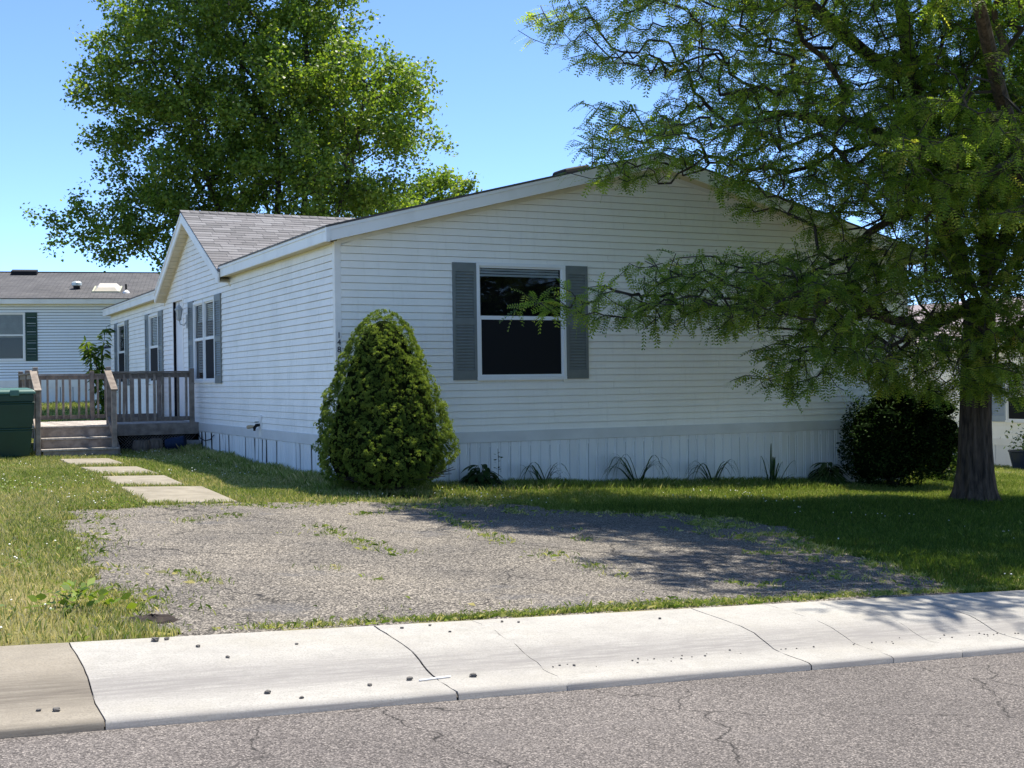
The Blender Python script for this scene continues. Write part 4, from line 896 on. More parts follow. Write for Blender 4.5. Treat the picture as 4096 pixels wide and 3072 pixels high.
def maple_leaves(P, par, r, lim, rep, size, m, name, spread=.16, droop=-.35):
    idx = np.where(r < lim)[0]; idx = idx[par[idx] >= 0]; B = np.repeat(P[idx], rep, 0); A = np.repeat(P[par[idx]], rep, 0); n0 = len(B); pos = A+(B-A)*RNG.random((n0, 1))+RNG.normal(0, spread, (n0, 3))
    d = RNG.normal(size=(n0, 3)); d[:, 2] = d[:, 2]*.6+droop; F = rotmats(d, RNG.normal(0, .8, n0)); s = size
    tl = np.array([[0, 0, 0], [.35*s, -.5*s, .02*s], [s, 0, -.12*s], [.35*s, .5*s, .02*s]]); V_ = place(tl, pos, F, RNG.uniform(.7, 1.3, n0))
    return np_mesh(name, V_, 4, m, np.clip(RNG.normal(.5, .22, n0), 0, 1)), n0
def broad_tree(name, base, trunk_h, ells, label, dens, dmin, lim, rep, size, tip=.008, group=None, tr_r=.35, leaders=None, spread=.16, lm=None, clump=0, per=14):
    root = thing(name, base, label, 'tree', group); b0 = np.array(base); sk = [((base[0], base[1], base[2]-.3), -1)]
    k = 0
    for zz in np.linspace(.2, trunk_h, 8)[0:]: sk.append(((base[0]+.1*math.sin(zz), base[1], base[2]+zz), k)); k = len(sk)-1
    for pts in (leaders or []):
        q = 4
        for p in pts: sk.append((p, q)); q = len(sk)-1
    T = thin(clumped(ells, clump, (clump*.72, clump*.72, clump*.5), per), dmin) if clump else thin(ell_points(ells, dens), dmin); P, par, tips = grow(sk, T, .45, bias=.45); r = radii(P, par, tip, 2.3); r = np.minimum(r, tr_r)
    mesh_obj('trunk', limb_mesh('trunk', P, par, r, M['mbark'], .03, 9, 8), None, root); mesh_obj('branches', limb_mesh('branches', P, par, r, M['mbark'], .0001, .03, 3), None, root)
    me, n0 = maple_leaves(P, par, r, lim, rep, size, lm or M['maple'], 'foliage', spread); mesh_obj('foliage', me, None, root); print(name, 'leaves', n0)
    return root
ME = [((5.65, 24.39, 14.03), (3.4, 3.0, 3.5), 1), ((5.6, 24.41, 10.53), (4.9, 2.9, 4), 1), ((8.4, 21.98, 10.4), (2.1, 1.9, 2.6), 1.1), ((9.1, 21.6, 10.5), (1.15, 1.7, 1.6), 1.2), ((2.45, 24.8, 11.84), (1.9, 2.2, 2.4), 1.1), ((6.1, 24.15, 7.8), (5.0, 1.9, 4), .9), ((1.45, 25.34, 9.04), (1.3, .8, 1.6), 1.3), ((1.82, 25.15, 6.8), (1.6, 1.1, 2), 1.2), ((.85, 25.68, 6.35), (1.35, .75, 1.6), 1.3), ((.1, 26.0, 6.1), (.95, .55, 1.1), 1.6), ((5.68, 24.38, 16.77), (3.2, 2.2, 3.5), .8), ((9.0, 21.6, 8.9), (1.0, 1.1, 1.6), 1.2), ((.94, 25.59, 10.83), (.8, .3, .6), 2), ((5.8, 24.3, 5.6), (4, 1.0, 3), .7)]
ME = [(c, tuple(q*.92 for q in r_), k) for c, r_, k in ME]; mb = (6.1, 24.3, gz(6.1, 24.3))
broad_tree('maple_tree', mb, 9.5, ME, 'big bushy maple towering behind the white home', 8.0, .26, .016, 46, .108, clump=1.1, per=30, leaders=[[(5.0, 24.6, 5), (4.0, 24.8, 8), (3.2, 24.9, 11)], [(7.2, 23.5, 5), (8.0, 22.5, 8), (8.5, 22, 11)], [(6.8, 24, 6), (7.2, 23.8, 10), (7, 24, 14)]])
broad_tree('small_tree', (15.4, 34, gz(15.4, 34)), 6, [((16.1, 33.73, 9.75), (1.15, 1.0, 1.6), 1), ((15.1, 34.22, 8.9), (1.3, .9, 1.6), 1), ((15.5, 34, 7.4), (1.6, 1.2, 1.6), .8)], 'smaller tree peeking over the roof right of the maple', 10, .26, .016, 40, .13, tr_r=.14, clump=.8, per=18)
# trees on the other side of the street (mirrored in the front window)
for (x, y, h_, lab) in ((13.5, -25, 7, 'street tree across the road mirrored in the front window'), (5.5, -28, 8, 'tall tree across the road left of the other street tree')):
    zz = gz(x, y); broad_tree('street_tree', (x, y, zz), h_*.6, [((x, y, zz+h_*.62), (3.2, h_*.38, 3.2), 1), ((x-1.5, y+.5, zz+h_*.45), (2, 1.6, 2), 1), ((x+1.8, y-.3, zz+h_*.4), (2, 1.6, 2), 1)], lab, 3, .5, .022, 16, .26, tr_r=.2, lm=M['yew'])

# far treetops over the neighbour's roof
root = tag(bpy.data.objects.new('distant_trees', None), kind=None); bpy.data.objects.remove(root)
ep = ell_points([((-10.5, 99, 11.6), (1.6, .9, 2), 1), ((-7.5, 98, 11.3), (1.6, .9, 2), 1), ((-5.2, 97, 11.0), (1.4, .8, 2), 1), ((-14, 100, 11.4), (3, 1, 2), 1), ((-9, 99, 8), (6, 3.4, 3), 1), ((8, 96, 7), (10, 4, 3), .6), ((-30, 99, 8), (14, 4, 3), .5), ((40, 80, 6), (18, 4, 3), .4)], 9)
d = RNG.normal(size=ep.shape); F = rotmats(d, RNG.random(len(ep))*6); tl = np.array([[0, 0, 0], [.12, -.15, 0], [.34, 0, -.03], [.12, .15, 0]]); me = np_mesh('distant_trees', place(tl, ep, F, RNG.uniform(.7, 1.3, len(ep))), 4, M['maple'], RNG.random(len(ep)))
tag(mesh_obj('distant_trees', me, None), 'hazy treetops far beyond the neighbouring roofs', 'trees', kind='stuff')

# ------------------------------------------------------------------ dwarf spruce and yew
def spruce(cx_, cy_):
    zb = gz(cx_, cy_); root = thing('dwarf_spruce', (cx_, cy_, zb), 'dense cone-shaped dwarf spruce with bright green tips at the house corner', 'shrub')
    H = 2.36; prof = [(0, .55), (.06, .86), (.15, .99), (.28, 1.0), (.42, .90), (.56, .76), (.70, .63), (.82, .50), (.91, .37), (.97, .22), (1, .07)]; RM = .875
    rad = lambda t: np.interp(t, [p[0] for p in prof], [p[1] for p in prof])*RM
    b = MB(); n_ = 28
    for t, _ in prof:
        for j in range(n_):
            a = 2*math.pi*j/n_; r_ = float(rad(t))*.84; b.v.append((cx_+r_*math.cos(a), cy_+r_*math.sin(a)*.9, zb+.12+t*(H-.2)))
    for q in range(len(prof)-1):
        for j in range(n_): b.f.append((q*n_+j, q*n_+(j+1) % n_, (q+1)*n_+(j+1) % n_, (q+1)*n_+j)); b.mi.append(0)
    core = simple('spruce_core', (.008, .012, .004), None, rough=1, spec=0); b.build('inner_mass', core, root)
    L_ = 6500; t = RNG.random(L_*3); keep = RNG.random(L_*3) < rad(t)/RM; t = t[keep][:L_]; a = RNG.random(len(t))*2*math.pi
    wob = 1+.05*np.sin(3*a+t*9)+.05*np.sin(7*a-t*14)+.04*np.sin(11*a+t*23)+RNG.normal(0, .025, len(t)); rr = rad(t)*wob*.97*(1+.05*np.sin(9*a+4*np.sin(t*13))*np.sin(t*21+2*np.sin(5*a))+.035*np.sin(23*a+3*np.sin(t*37))*np.sin(t*49))
    rr *= 1-.14*np.exp(-((np.mod(a+math.pi*.1, 2*math.pi)-4.2)/.25)**2)*np.exp(-((t-.35)/.12)**2)
    C_ = np.stack([cx_+rr*np.cos(a), cy_+rr*np.sin(a)*.92, zb+.10+t*H*.98], 1); nrm = np.stack([np.cos(a), np.sin(a), np.full(len(a), .45)], 1); nrm /= np.linalg.norm(nrm, axis=1, keepdims=True)
    lr = RNG.uniform(.02, .042, len(t)); rep = 17; C2 = np.repeat(C_, rep, 0); n2 = np.repeat(nrm, rep, 0); l2 = np.repeat(lr, rep)
    d = n2+RNG.normal(0, .75, n2.shape); d /= np.linalg.norm(d, axis=1, keepdims=True); pos = C2+d*l2[:, None]*.55
    tl = []
    for k in range(3):
        e = np.array([1, .55*math.cos(k*2.1), .55*math.sin(k*2.1)])*.016; s_ = np.array([0, -math.sin(k*2.1), math.cos(k*2.1)])*.004; tl += [-s_, s_, e]
    F = rotmats(d+np.array([0, 0, .25]), RNG.random(len(d))*6); V_ = place(np.array(tl), pos, F, RNG.uniform(.8, 1.3, len(d)))
    up = (d*n2).sum(1); tn = np.repeat(np.clip(np.repeat(RNG.normal(.5, .07, len(t))+.22*np.sin(9*a+4*np.sin(t*13))*np.sin(t*21+2*np.sin(5*a)), rep)+RNG.normal(0, .12, len(d)), 0, 1), 3)
    mesh_obj('foliage', np_mesh('foliage', V_, 3, M['spruce'], tn), None, root)
    b = MB()
    for k in range(16):
        a_ = random.uniform(3.2, 6.2); r1 = random.uniform(.6, .95); b.tube([(cx_+.15*math.cos(a_), cy_+.15*math.sin(a_), zb+.05), (cx_+.5*r1*math.cos(a_), cy_+.5*r1*math.sin(a_), zb+.14+random.random()*.1), (cx_+r1*math.cos(a_+.1), cy_+r1*math.sin(a_+.1), zb+.2+random.random()*.2)], [.02, .012, .004], 5)
    b.build('stems', M['twig'], root)
spruce(.31, -1.0)
def bush(name, c, ells, label, m, n_dens, size, core=None):
    root = thing(name, (c[0], c[1], gz(c[0], c[1])), label, 'shrub'); p = ell_points(ells, n_dens, shell=.55); p = p[p[:, 2] > ground(p[:, 0], p[:, 1])+.02]
    b = MB()
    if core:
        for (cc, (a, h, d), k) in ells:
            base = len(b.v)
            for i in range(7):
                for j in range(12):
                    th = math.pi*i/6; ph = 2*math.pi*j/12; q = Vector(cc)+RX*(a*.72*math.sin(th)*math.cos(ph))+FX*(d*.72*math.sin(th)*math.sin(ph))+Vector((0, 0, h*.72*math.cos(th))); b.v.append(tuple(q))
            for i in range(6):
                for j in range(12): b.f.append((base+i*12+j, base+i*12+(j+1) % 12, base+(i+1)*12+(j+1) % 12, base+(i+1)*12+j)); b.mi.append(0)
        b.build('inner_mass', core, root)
    d = RNG.normal(size=p.shape); d[:, 2] = d[:, 2]*.6+.25; F = rotmats(d, RNG.normal(0, .8, len(p))); s = size; tl = np.array([[0, 0, 0], [.4*s, -.3*s, 0], [s, 0, -.05*s], [.4*s, .3*s, 0]])
    mesh_obj('foliage', np_mesh('foliage', place(tl, p, F, RNG.uniform(.6, 1.3, len(p))), 4, m, np.clip(RNG.normal(.5, .22, len(p)), 0, 1)), None, root)
    st = MB()
    for k in range(10):
        e = random.choice(ells); a_ = random.uniform(0, 6.28); st.tube([(c[0]+.1*math.cos(a_), c[1]+.1*math.sin(a_), gz(*c)-.03), (c[0]*.6+e[0][0]*.4, c[1]*.6+e[0][1]*.4, gz(*c)+.35), (e[0][0]+.3*math.cos(a_), e[0][1]+.3*math.sin(a_), e[0][2])], [.022, .015, .006], 5)
    st.build('stems', M['twig'], root); return root
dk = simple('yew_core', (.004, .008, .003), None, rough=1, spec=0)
bush('yew_bush', (9.3, -.75), [((9.25, -.75, .15), (.85, .70, .55), 1), ((9.05, -.75, .55), (.62, .55, .5), 1), ((9.75, -.85, .30), (.70, .62, .5), 1), ((9.5, -.75, .85), (.5, .35, .45), 1), ((8.75, -.8, .0), (.35, .45, .35), 1), ((10.15, -.9, .1), (.35, .5, .4), 1), ((9.2, -.95, 1.0), (.3, .25, .3), .8), ((9.85, -.8, .75), (.35, .3, .35), .8)]+[((9.35+.9*math.cos(q*2.4)*math.sin(.35+q*.055), -.85-.45*abs(math.sin(q*1.7)), .25+.8*math.cos(.35+q*.055)), (.2+.012*(q % 9), .16+.014*(q % 7), .2), .9) for q in range(24)], 'dark dense yew bush between the right house corner and the locust trunk', M['yew'], 5200, .05, dk)
bush('leafy_bush', (11.3, .2), [((11.2, .1, -.15), (.45, .55, .4), 1), ((11.4, .3, .25), (.35, .4, .35), 1), ((11.0, -.1, -.35), (.4, .35, .4), 1)], 'sunlit yellow-green leafy bush glimpsed between yew and tree trunk', M['broad'], 1500, .10)
# sapling by the far house corner
def sapling(x, y):
    z0 = gz(x, y); root = thing('leafy_sapling', (x, y, z0), 'tall leafy sapling with big drooping leaves beside the far house corner', 'sapling'); b = MB(); pts = []
    stems = [[(x, y, z0-.05), (x-.03, y, z0+1.0), (x+.02, y, z0+1.9), (x+.10, y-.02, z0+2.55)], [(x, y, z0+.6), (x-.22, y+.05, z0+1.3), (x-.38, y, z0+2.2)], [(x, y, z0+.3), (x+.1, y-.1, z0+.9), (x-.15, y-.05, z0+1.45)], [(x, y, z0+1.2), (x-.2, y-.05, z0+1.7), (x-.30, y, z0+2.0)]]
    V_ = []; tn = []
    for s in stems:
        b.tube(s, [.022, .014, .010, .006][:len(s)], 6); t0 = np.array(s[-1])
        for q in range(1, len(s)):
            for k in range(34 if q < len(s)-1 else 40):
                u = random.random(); p = np.array(s[q-1])*(1-u)+np.array(s[q])*u if q < len(s)-1 or k > 9 else t0
                pts.append(p)
    pts = np.array(pts); d = RNG.normal(size=pts.shape); d[:, 2] = d[:, 2]*.4-.35; F = rotmats(d, RNG.normal(0, .5, len(pts)))
    tl = np.array([[.04, 0, 0], [.12, -.045, .01], [.22, -.03, -.015], [.30, 0, -.06], [.22, .03, -.015], [.12, .045, .01]])
    b.build('stem', M['twig'], root); mesh_obj('foliage', np_mesh('foliage', place(tl, pts, F, RNG.uniform(.7, 1.1, len(pts))), 6, M['broad'], np.clip(RNG.normal(.7, .25, len(pts)), 0, 1)), None, root)
sapling(-.42, 18.2)

# ------------------------------------------------------------------ bed plants along the skirting
def strap(b, base, az_, length, height, width, reach, droop):
    """one arching strap leaf"""
    n_ = 9; L_, R_ = [], []; dv = Vector((math.cos(az_), math.sin(az_), 0)); sd = Vector((-dv.y, dv.x, 0))
    for i in range(n_):
        t = i/(n_-1); p = Vector(base)+dv*(reach*t)+Vector((0, 0, height*(math.sin(min(t*droop, 1)*math.pi/2) if t*droop < 1 else 1-((t*droop-1)/(droop-1+1e-6))**2*.75))); w_ = width*(1-.2*abs(t-.3))*(1-t**3)+.001
        L_.append(p-sd*w_/2+Vector((0, 0, .004))); R_.append(p+sd*w_/2+Vector((0, 0, .004)))
    k = len(b.v); b.v += [tuple(q) for q in L_]+[tuple(q) for q in R_]; b.f += [(k+i, k+i+1, k+n_+i+1, k+n_+i) for i in range(n_-1)]; b.mi += [0]*(n_-1)
def leaf_build(b, nm, m, root, tint=.35):
    me = b.mesh(nm, m); a = me.attributes.new('tint', 'FLOAT', 'FACE'); a.data.foreach_set('value', [min(1, max(0, random.gauss(tint, .1))) for _ in b.f]); return mesh_obj(nm, me, None, root)
def daylily(x, y, n_, size, label, azs=None):
    z0 = gz(x, y); root = thing('daylily', (x, y, z0), label, 'plant', 'plants in the skirting bed')
    for k in range(n_):
        b = MB(); a = azs[k % len(azs)]+random.gauss(0, .15) if azs else random.uniform(0, 6.28); strap(b, (x+random.gauss(0, .03), y+random.gauss(0, .03), z0-.02), a, 1, size*random.uniform(.6, 1.05), .044, size*random.uniform(.75, 1.2), random.uniform(1.5, 2.0)); leaf_build(b, 'leaf', M['broad'], root, .25)
A_ = [math.pi-.46, -.46, math.pi-.2, -.7, math.pi-.8, -.2]
daylily(4.6, -.36, 22, .52, 'widest arching daylily clump in the middle of the skirting bed', A_)
daylily(6.0, -.36, 16, .44, 'arching daylily with one upright leaf left of the spiky iris', A_)
daylily(3.0, -.34, 17, .38, 'low arching daylily right of the bushy hosta near the spruce', A_)
daylily(3.46, -.34, 3, .26, 'single small arching leaf blade between the two daylily clumps', [math.pi-.4])
def iris(x, y):
    z0 = gz(x, y); root = thing('iris', (x, y, z0), 'spiky upright iris leaves in the bed left of the variegated hosta', 'plant')
    for a, h_, rc in ((2.7, .30, .22), (2.9, .52, .16), (2.6, .48, .10), (0, .50, .05), (0, .72, .02), (-.4, .42, .17), (-.4, .44, .34), (-.5, .22, .40), (-.3, .16, .38), (2.9, .2, .3), (1.0, .5, .05), (-1.2, .4, .1)):
        b = MB(); strap(b, (x+random.gauss(0, .03), y+random.gauss(0, .03), z0-.02), a, 1, h_, .048, rc, 1.02); leaf_build(b, 'leaf', M['broad'], root, .25)
iris(7.18, -.36)
def hosta(x, y, n_, size, label, edge):
    z0 = gz(x, y); root = thing('hosta', (x, y, z0), label, 'plant')
    for k in range(n_):
        a = random.uniform(0, 6.28); lv = random.random(); base = Vector((x, y, z0+.02)); dv = Vector((math.cos(a), math.sin(a), 0)); st = base+dv*size*(.1+.5*(1-lv)*random.uniform(.5, 1.1))+Vector((0, 0, size*(.15+.75*lv)*.75*random.uniform(.6, 1.05))); ln = size*random.uniform(.34, .52); sd = Vector((-dv.y, dv.x, 0)); tilt = .15-.55*(1-lv)
        def lf(wd, off):
            L_ = []; R_ = []
            for i in range(7):
                t = i/6; p = st+dv*(ln*t*.9)+Vector((0, 0, ln*(tilt*t-.45*t*t)+off)); w_ = wd*ln*math.sin(math.pi*min(1, t*.9+.1))**.8; L_.append(p-sd*w_+Vector((0, 0, .25*w_))); R_.append(p+sd*w_+Vector((0, 0, .25*w_)))
            return L_, p, R_, [st+dv*(ln*i/6*.9)+Vector((0, 0, ln*(tilt*i/6-.45*(i/6)**2)+off)) for i in range(7)]
        b = MB(); L_, _, R_, Cn = lf(.17, 0); b.v += [tuple(q) for q in L_+Cn+R_]; b.f += [(i, i+1, 7+i+1, 7+i) for i in range(6)]+[(7+i, 7+i+1, 14+i+1, 14+i) for i in range(6)]; b.mi += [0]*12
        bb = Vector(base); b.tube([bb, (bb+st)/2+Vector((0, 0, .03)), st], .006, 4, False)
        lf_o = leaf_build(b, 'leaf', M['broad'], root, .05)
        if edge and k % 1 == 0:
            e = MB(); L2, _, R2, _ = lf(.185, -.003); e.v += [tuple(q) for q in L_+L2+R_+R2]; e.f += [(i, i+1, 8+i, 7+i) for i in range(6)]+[(14+i, 15+i, 22+i, 21+i) for i in range(6)]; e.mi += [0]*12; e.build('leaf_edge', M['hosta_edge'], lf_o)
hosta(8.28, -.36, 95, .55, 'variegated hosta with pale leaf edges beside the dark yew bush', True)
hosta(2.0, -.38, 85, .50, 'dark leafy hosta at the right foot of the cone-shaped spruce', False)
def stalk(x, y, h_, label):
    z0 = gz(x, y); root = thing('weed_stalk', (x, y, z0), label, 'weed'); b = MB(); b.tube([(x, y, z0), (x+.02, y, z0+h_*.6), (x+.01, y, z0+h_)], .004, 4); b.build('stem', M['twig'], root); n_ = 14; p = np.stack([np.full(n_, x)+RNG.normal(0, .02, n_), np.full(n_, y), z0+h_*RNG.uniform(.35, 1, n_)], 1); d = RNG.normal(size=(n_, 3)); d[:, 2] = .1
    mesh_obj('leaves', np_mesh('leaves', place(np.array([[0, 0, 0], [.025, -.014, 0], [.055, 0, 0], [.025, .014, 0]]), p, rotmats(d, RNG.random(n_)), np.ones(n_)), 4, M['broad'], np.full(n_, .2)), None, root)
stalk(2.28, -.33, .56, 'thin upright weed stalk rising behind the bushy hosta')
# broad weeds and soil mound at the driveway's street corner
def weeds(x, y):
    z0 = gz(x, y); root = thing('broadleaf_weed', (x, y, z0), 'clump of broad pale-veined weeds at the driveway corner by the kerb', 'weed')
    pts = []; ds = []
    for k in range(120): a = random.uniform(0, 6.28); r_ = abs(random.gauss(0, .15)); pts.append((x+r_*math.cos(a)*1.3, y+r_*math.sin(a), gz(x, y)+.02+.17*random.random()*max(.15, 1-r_*1.5))); ds.append((math.cos(a), math.sin(a), random.uniform(-.1, .9)))
    pts = np.array(pts); tl = np.array([[0, 0, 0], [.04, -.03, .01], [.10, -.05, .0], [.19, 0, -.03], [.10, .05, 0], [.04, .03, .01]]); mesh_obj('leaves', np_mesh('leaves', place(tl, pts, rotmats(np.array(ds), RNG.normal(0, .7, len(pts))), RNG.uniform(.18, .5, len(pts))), 6, M['broad'], np.clip(RNG.normal(.85, .2, len(pts)), 0, 1)), None, root)
weeds(-4.55, -8.35)
b = MB(); cx_, cy_ = -4.15, -8.78; nn = 14
for i in range(5):
    for j in range(nn):
        t = 2*math.pi*j/nn; r_ = i/4; xx = cx_+.2*r_*math.cos(t)*(1+random.uniform(-.12, .12)); yy = cy_+.15*r_*math.sin(t)*(1+random.uniform(-.12, .12)); b.v.append((xx, yy, gz(xx, yy)+.01+.04*(1-r_*r_)*random.uniform(.5, 1.2)-.03*(i == 4)))
for i in range(4):
    for j in range(nn): b.f.append((i*nn+j, i*nn+(j+1) % nn, (i+1)*nn+(j+1) % nn, (i+1)*nn+j)); b.mi.append(0)
tag(b.build('soil_mound', M['soil']), 'small mound of dark bare soil behind the kerb joint', 'soil')

# ------------------------------------------------------------------ potted plant and birdhouse on the right
px_, py_ = 16.9, 3.45; z0 = gz(px_, py_)
pt_ = thing('potted_plant', (px_, py_, z0), 'dark blue pot with a leafy plant against the right neighbouring home', 'pot'); MB().lathe([(.16, 0), (.19, .15), (.25, .42), (.27, .44), (.27, .47), (.22, .47), (.2, .40)], (0, 0, 0), 20).build('pot', M['pot'], pt_, (px_, py_, z0), smooth=False)
p = RNG.normal(0, .16, (120, 3))+np.array([px_, py_, z0+.72]); d = RNG.normal(size=p.shape); mesh_obj('foliage', np_mesh('foliage', place(np.array([[0, 0, 0], [.04, -.025, 0], [.1, 0, -.01], [.04, .025, 0]]), p, rotmats(d, RNG.random(len(p))), RNG.uniform(.6, 1.3, len(p))), 4, M['broad'], RNG.uniform(.3, .8, len(p))), None, pt_)
bh = (7.80, -3.42, 1.66)
bd = thing('birdhouse', bh, 'small grey wooden birdhouse hanging among the locust branches', 'birdhouse'); rb = (0, 0, -.35)
MB().box(-.075, .075, -.07, .07, 0, .20).add([(-.075, -.07, .2), (.075, -.07, .2), (0, -.07, .275), (-.075, .07, .2), (.075, .07, .2), (0, .07, .275)], [(0, 1, 2), (5, 4, 3)]).build('box', M['birdwood'], bd, bh, rb)
for s in (-1, 1): MB().hexa([(s*.005, -.10, .275), (s*.11, -.10, .17), (s*.11, .10, .17), (s*.005, .10, .275), (s*.005, -.10, .29), (s*.115, -.10, .182), (s*.115, .10, .182), (s*.005, .10, .29)]).build('roof_board', M['birdwood'], bd, bh, rb)
MB().lathe([(0, 0), (.02, 0), (.02, .004), (0, .004)], n=12).build('entrance_hole', M['black'], bd, (bh[0]-.025, bh[1]-.068, bh[2]+.14), (math.pi/2, 0, -.35))
MB().tube([(bh[0], bh[1], bh[2]+.28), (bh[0]+.01, bh[1], bh[2]+.62)], .003, 4).build('wire', M['black'], bd)

# ------------------------------------------------------------------ pebbles and litter on the kerb
STONES = [(-4.05, -9.62, .016), (-3.95, -9.9, .014), (-3.5, -9.7, .012), (-2.75, -9.45, .013), (-2.55, -9.42, .012), (-2.5, -9.62, .011), (-3.86, -10.38, .020), (-3.3, -10.38, .016), (-3.05, -10.33, .022), (-3.72, -10.52, .014), (-2.68, -10.36, .024), (-2.0, -10.30, .011), (-4.25, -9.42, .028), (-4.18, -9.40, .018), (-2.05, -9.43, .013), (-1.95, -9.47, .012), (-.95, -9.6, .014), (-4.9, -10.4, .022), (-4.98, -10.38, .014)]
for k in range(46):
    xx = random.uniform(-2.2, 2.2); STONES.append((xx, -10.30+random.gauss(0, .025), random.uniform(.004, .009)))
ico = [(0, 0, 1)]+[(math.cos(2*math.pi*j/6+.3*i)*c_, math.sin(2*math.pi*j/6+.3*i)*c_, s_) for i, (c_, s_) in enumerate(((.8, .6), (1, 0), (.7, -.5))) for j in range(6)]
def pebble_mesh(seed):
    r = random.Random(seed); b = MB(); b.v = [(x*(1+r.uniform(-.25, .25)), y*(.8+r.uniform(-.2, .2)), z*.62*(1+r.uniform(-.2, .2))) for x, y, z in ico]
    b.f = [(0, 1+j, 1+(j+1) % 6) for j in range(6)]+[(1+i*6+j, 7+i*6+j, 7+i*6+(j+1) % 6, 1+i*6+(j+1) % 6) for i in range(2) for j in range(6)]; b.mi = [0]*len(b.f); return b.mesh('pebble', M['stone'])
pms_ = [pebble_mesh(s) for s in range(5)]
PY = [p[0] for p in PROF][1:-1]; PZ = [p[1] for p in PROF][1:-1]
for k, (xx, yy, s) in enumerate(STONES):
    zz = float(np.interp(yy, PY, PZ))+rz(xx)
    o = mesh_obj('pebble', pms_[k % 5], None, None, (xx, yy, zz+s*.35), (0, 0, random.uniform(0, 6))); o.scale = (s, s, s)
    tag(o, 'small dark pebble lying on the pale concrete kerb', 'pebble', 'pebbles scattered on the kerb')
xx, yy = -2.98, -10.36
tag(MB().tube([(xx-.03, yy-.01, float(np.interp(yy, PY, PZ))+rz(xx)+.008), (xx+.17, yy+.02, float(np.interp(yy, PY, PZ))+rz(xx+.17)+.008)], .005, 6).build('straw', M['white']), 'white plastic drinking straw lying in the gutter', 'straw')

# ------------------------------------------------------------------ grass
CRK = [[(-1.69, -4.29), (-1.68, -4.86), (-1.65, -5.73), (-1.71, -6.18)], [(.02, -3.4), (-.13, -4.51), (-.25, -5.46), (-.3, -5.97)], [(-3.01, -3.9), (-2.61, -3.56), (-2.22, -3.39)], [(-2.5, -7.0), (-2.3, -7.02)], [(-.3, -6.45), (-.23, -7.2), (-.31, -7.96)], [(1.54, -7.12), (2.48, -6.98), (2.74, -7.66)], [(-4.2, -5.85), (-3.95, -6.02)], [(-4.25, -6.74), (-3.85, -6.67)], [(-1.0, -3.5), (-.2, -2.93), (.41, -2.75)], [(-3.64, -6.98), (-3.46, -7.58)], [(-1.6, -6.36), (-1.36, -6.25)], [(-4.0, -3.2), (-3.2, -3.3)], [(-.4, -2.3), (.3, -2.7), (.9, -2.7)], [(-2.0, -2.4), (-1.6, -2.6)]]
def fbm(x, y, s, seed=0):
    r = np.random.default_rng(seed); v = np.zeros_like(x); a = 1.
    for o in range(4):
        th = r.random()*6.28; p1, p2 = r.random(2)*6.28; q = s*2**o
        v += a*(np.sin(q*(x*math.cos(th)+y*math.sin(th))+p1+1.7*np.sin(q*.6*(x*math.sin(th)-y*math.cos(th))+p2))); a *= .55
    return v/2
def blades(x, y, h, wdt, tint, name, lean=.35):
    n_ = len(x); z = ground(x, y); a = RNG.random(n_)*2*math.pi; la = RNG.random(n_)*2*math.pi; ln = np.abs(RNG.normal(0, lean, n_))*h
    sx = np.cos(a)*wdt/2; sy = np.sin(a)*wdt/2; mx = np.cos(la)*ln; my = np.sin(la)*ln
    v0 = np.stack([x-sx, y-sy, z-.004], 1); v1 = np.stack([x+sx, y+sy, z-.004], 1); v2 = np.stack([x+sx*.7+mx*.4, y+sy*.7+my*.4, z+h*.6], 1); v3 = np.stack([x+mx, y+my, z+h*np.sqrt(np.clip(1-(ln/h)**2*.4, .2, 1))], 1)
    return np_mesh(name, np.stack([v0, v1, v2, v3], 1).reshape(-1, 3), 4, M['grass'], tint)
def scatter(x0, x1, y0, y1, dens):
    n_ = int((x1-x0)*(y1-y0)*dens); return RNG.uniform(x0, x1, n_), RNG.uniform(y0, y1, n_)
def in_view(x, y, pad=.6):
    dx = x-CAM[0]; dy = y-CAM[1]; dep = dx*FX.x+dy*FX.y; lat = dx*RX.x+dy*RX.y
    return (dep > 1) & (np.abs(lat) < dep*.401+pad)
def lawnmask(x, y):
    m = in_view(x, y) & ~((x > -.02) & (x < W+.02) & (y > .02) & (y < Lh)) & (y > -9.30)
    nz = fbm(x, y, 2.5, 5)*.10
    dm = inside(DP, x, y); m &= ~dm
    for a, b_, c, d in PVR: m &= ~((x > a+nz*.3) & (x < b_+nz*.3) & (y > c) & (y < d))
    m &= ~((x > -3.05) & (x < 0) & (y > 8.5) & (y < 12.1)); m &= ~((x > -3.0) & (x < -1.75) & (y > 7.75) & (y < 8.5))
    return m
def dry(x, y):   # share of straw-coloured growth: worn verge left of the drive and along its edges
    d = .24+.30*fbm(x, y, 1.1, 2)+.16*fbm(x, y, 4, 3)
    d = d+.22*np.exp(-((x+4.9)/.7)**2)*(y < -1)+.25*np.exp(-((y+2.0)/.5)**2)*((x > -2) & (x < 1.4))+.14*(x < -4.0)
    return np.clip(d-.40*smooth(.5, 3, x), 0, 1)
parts = []
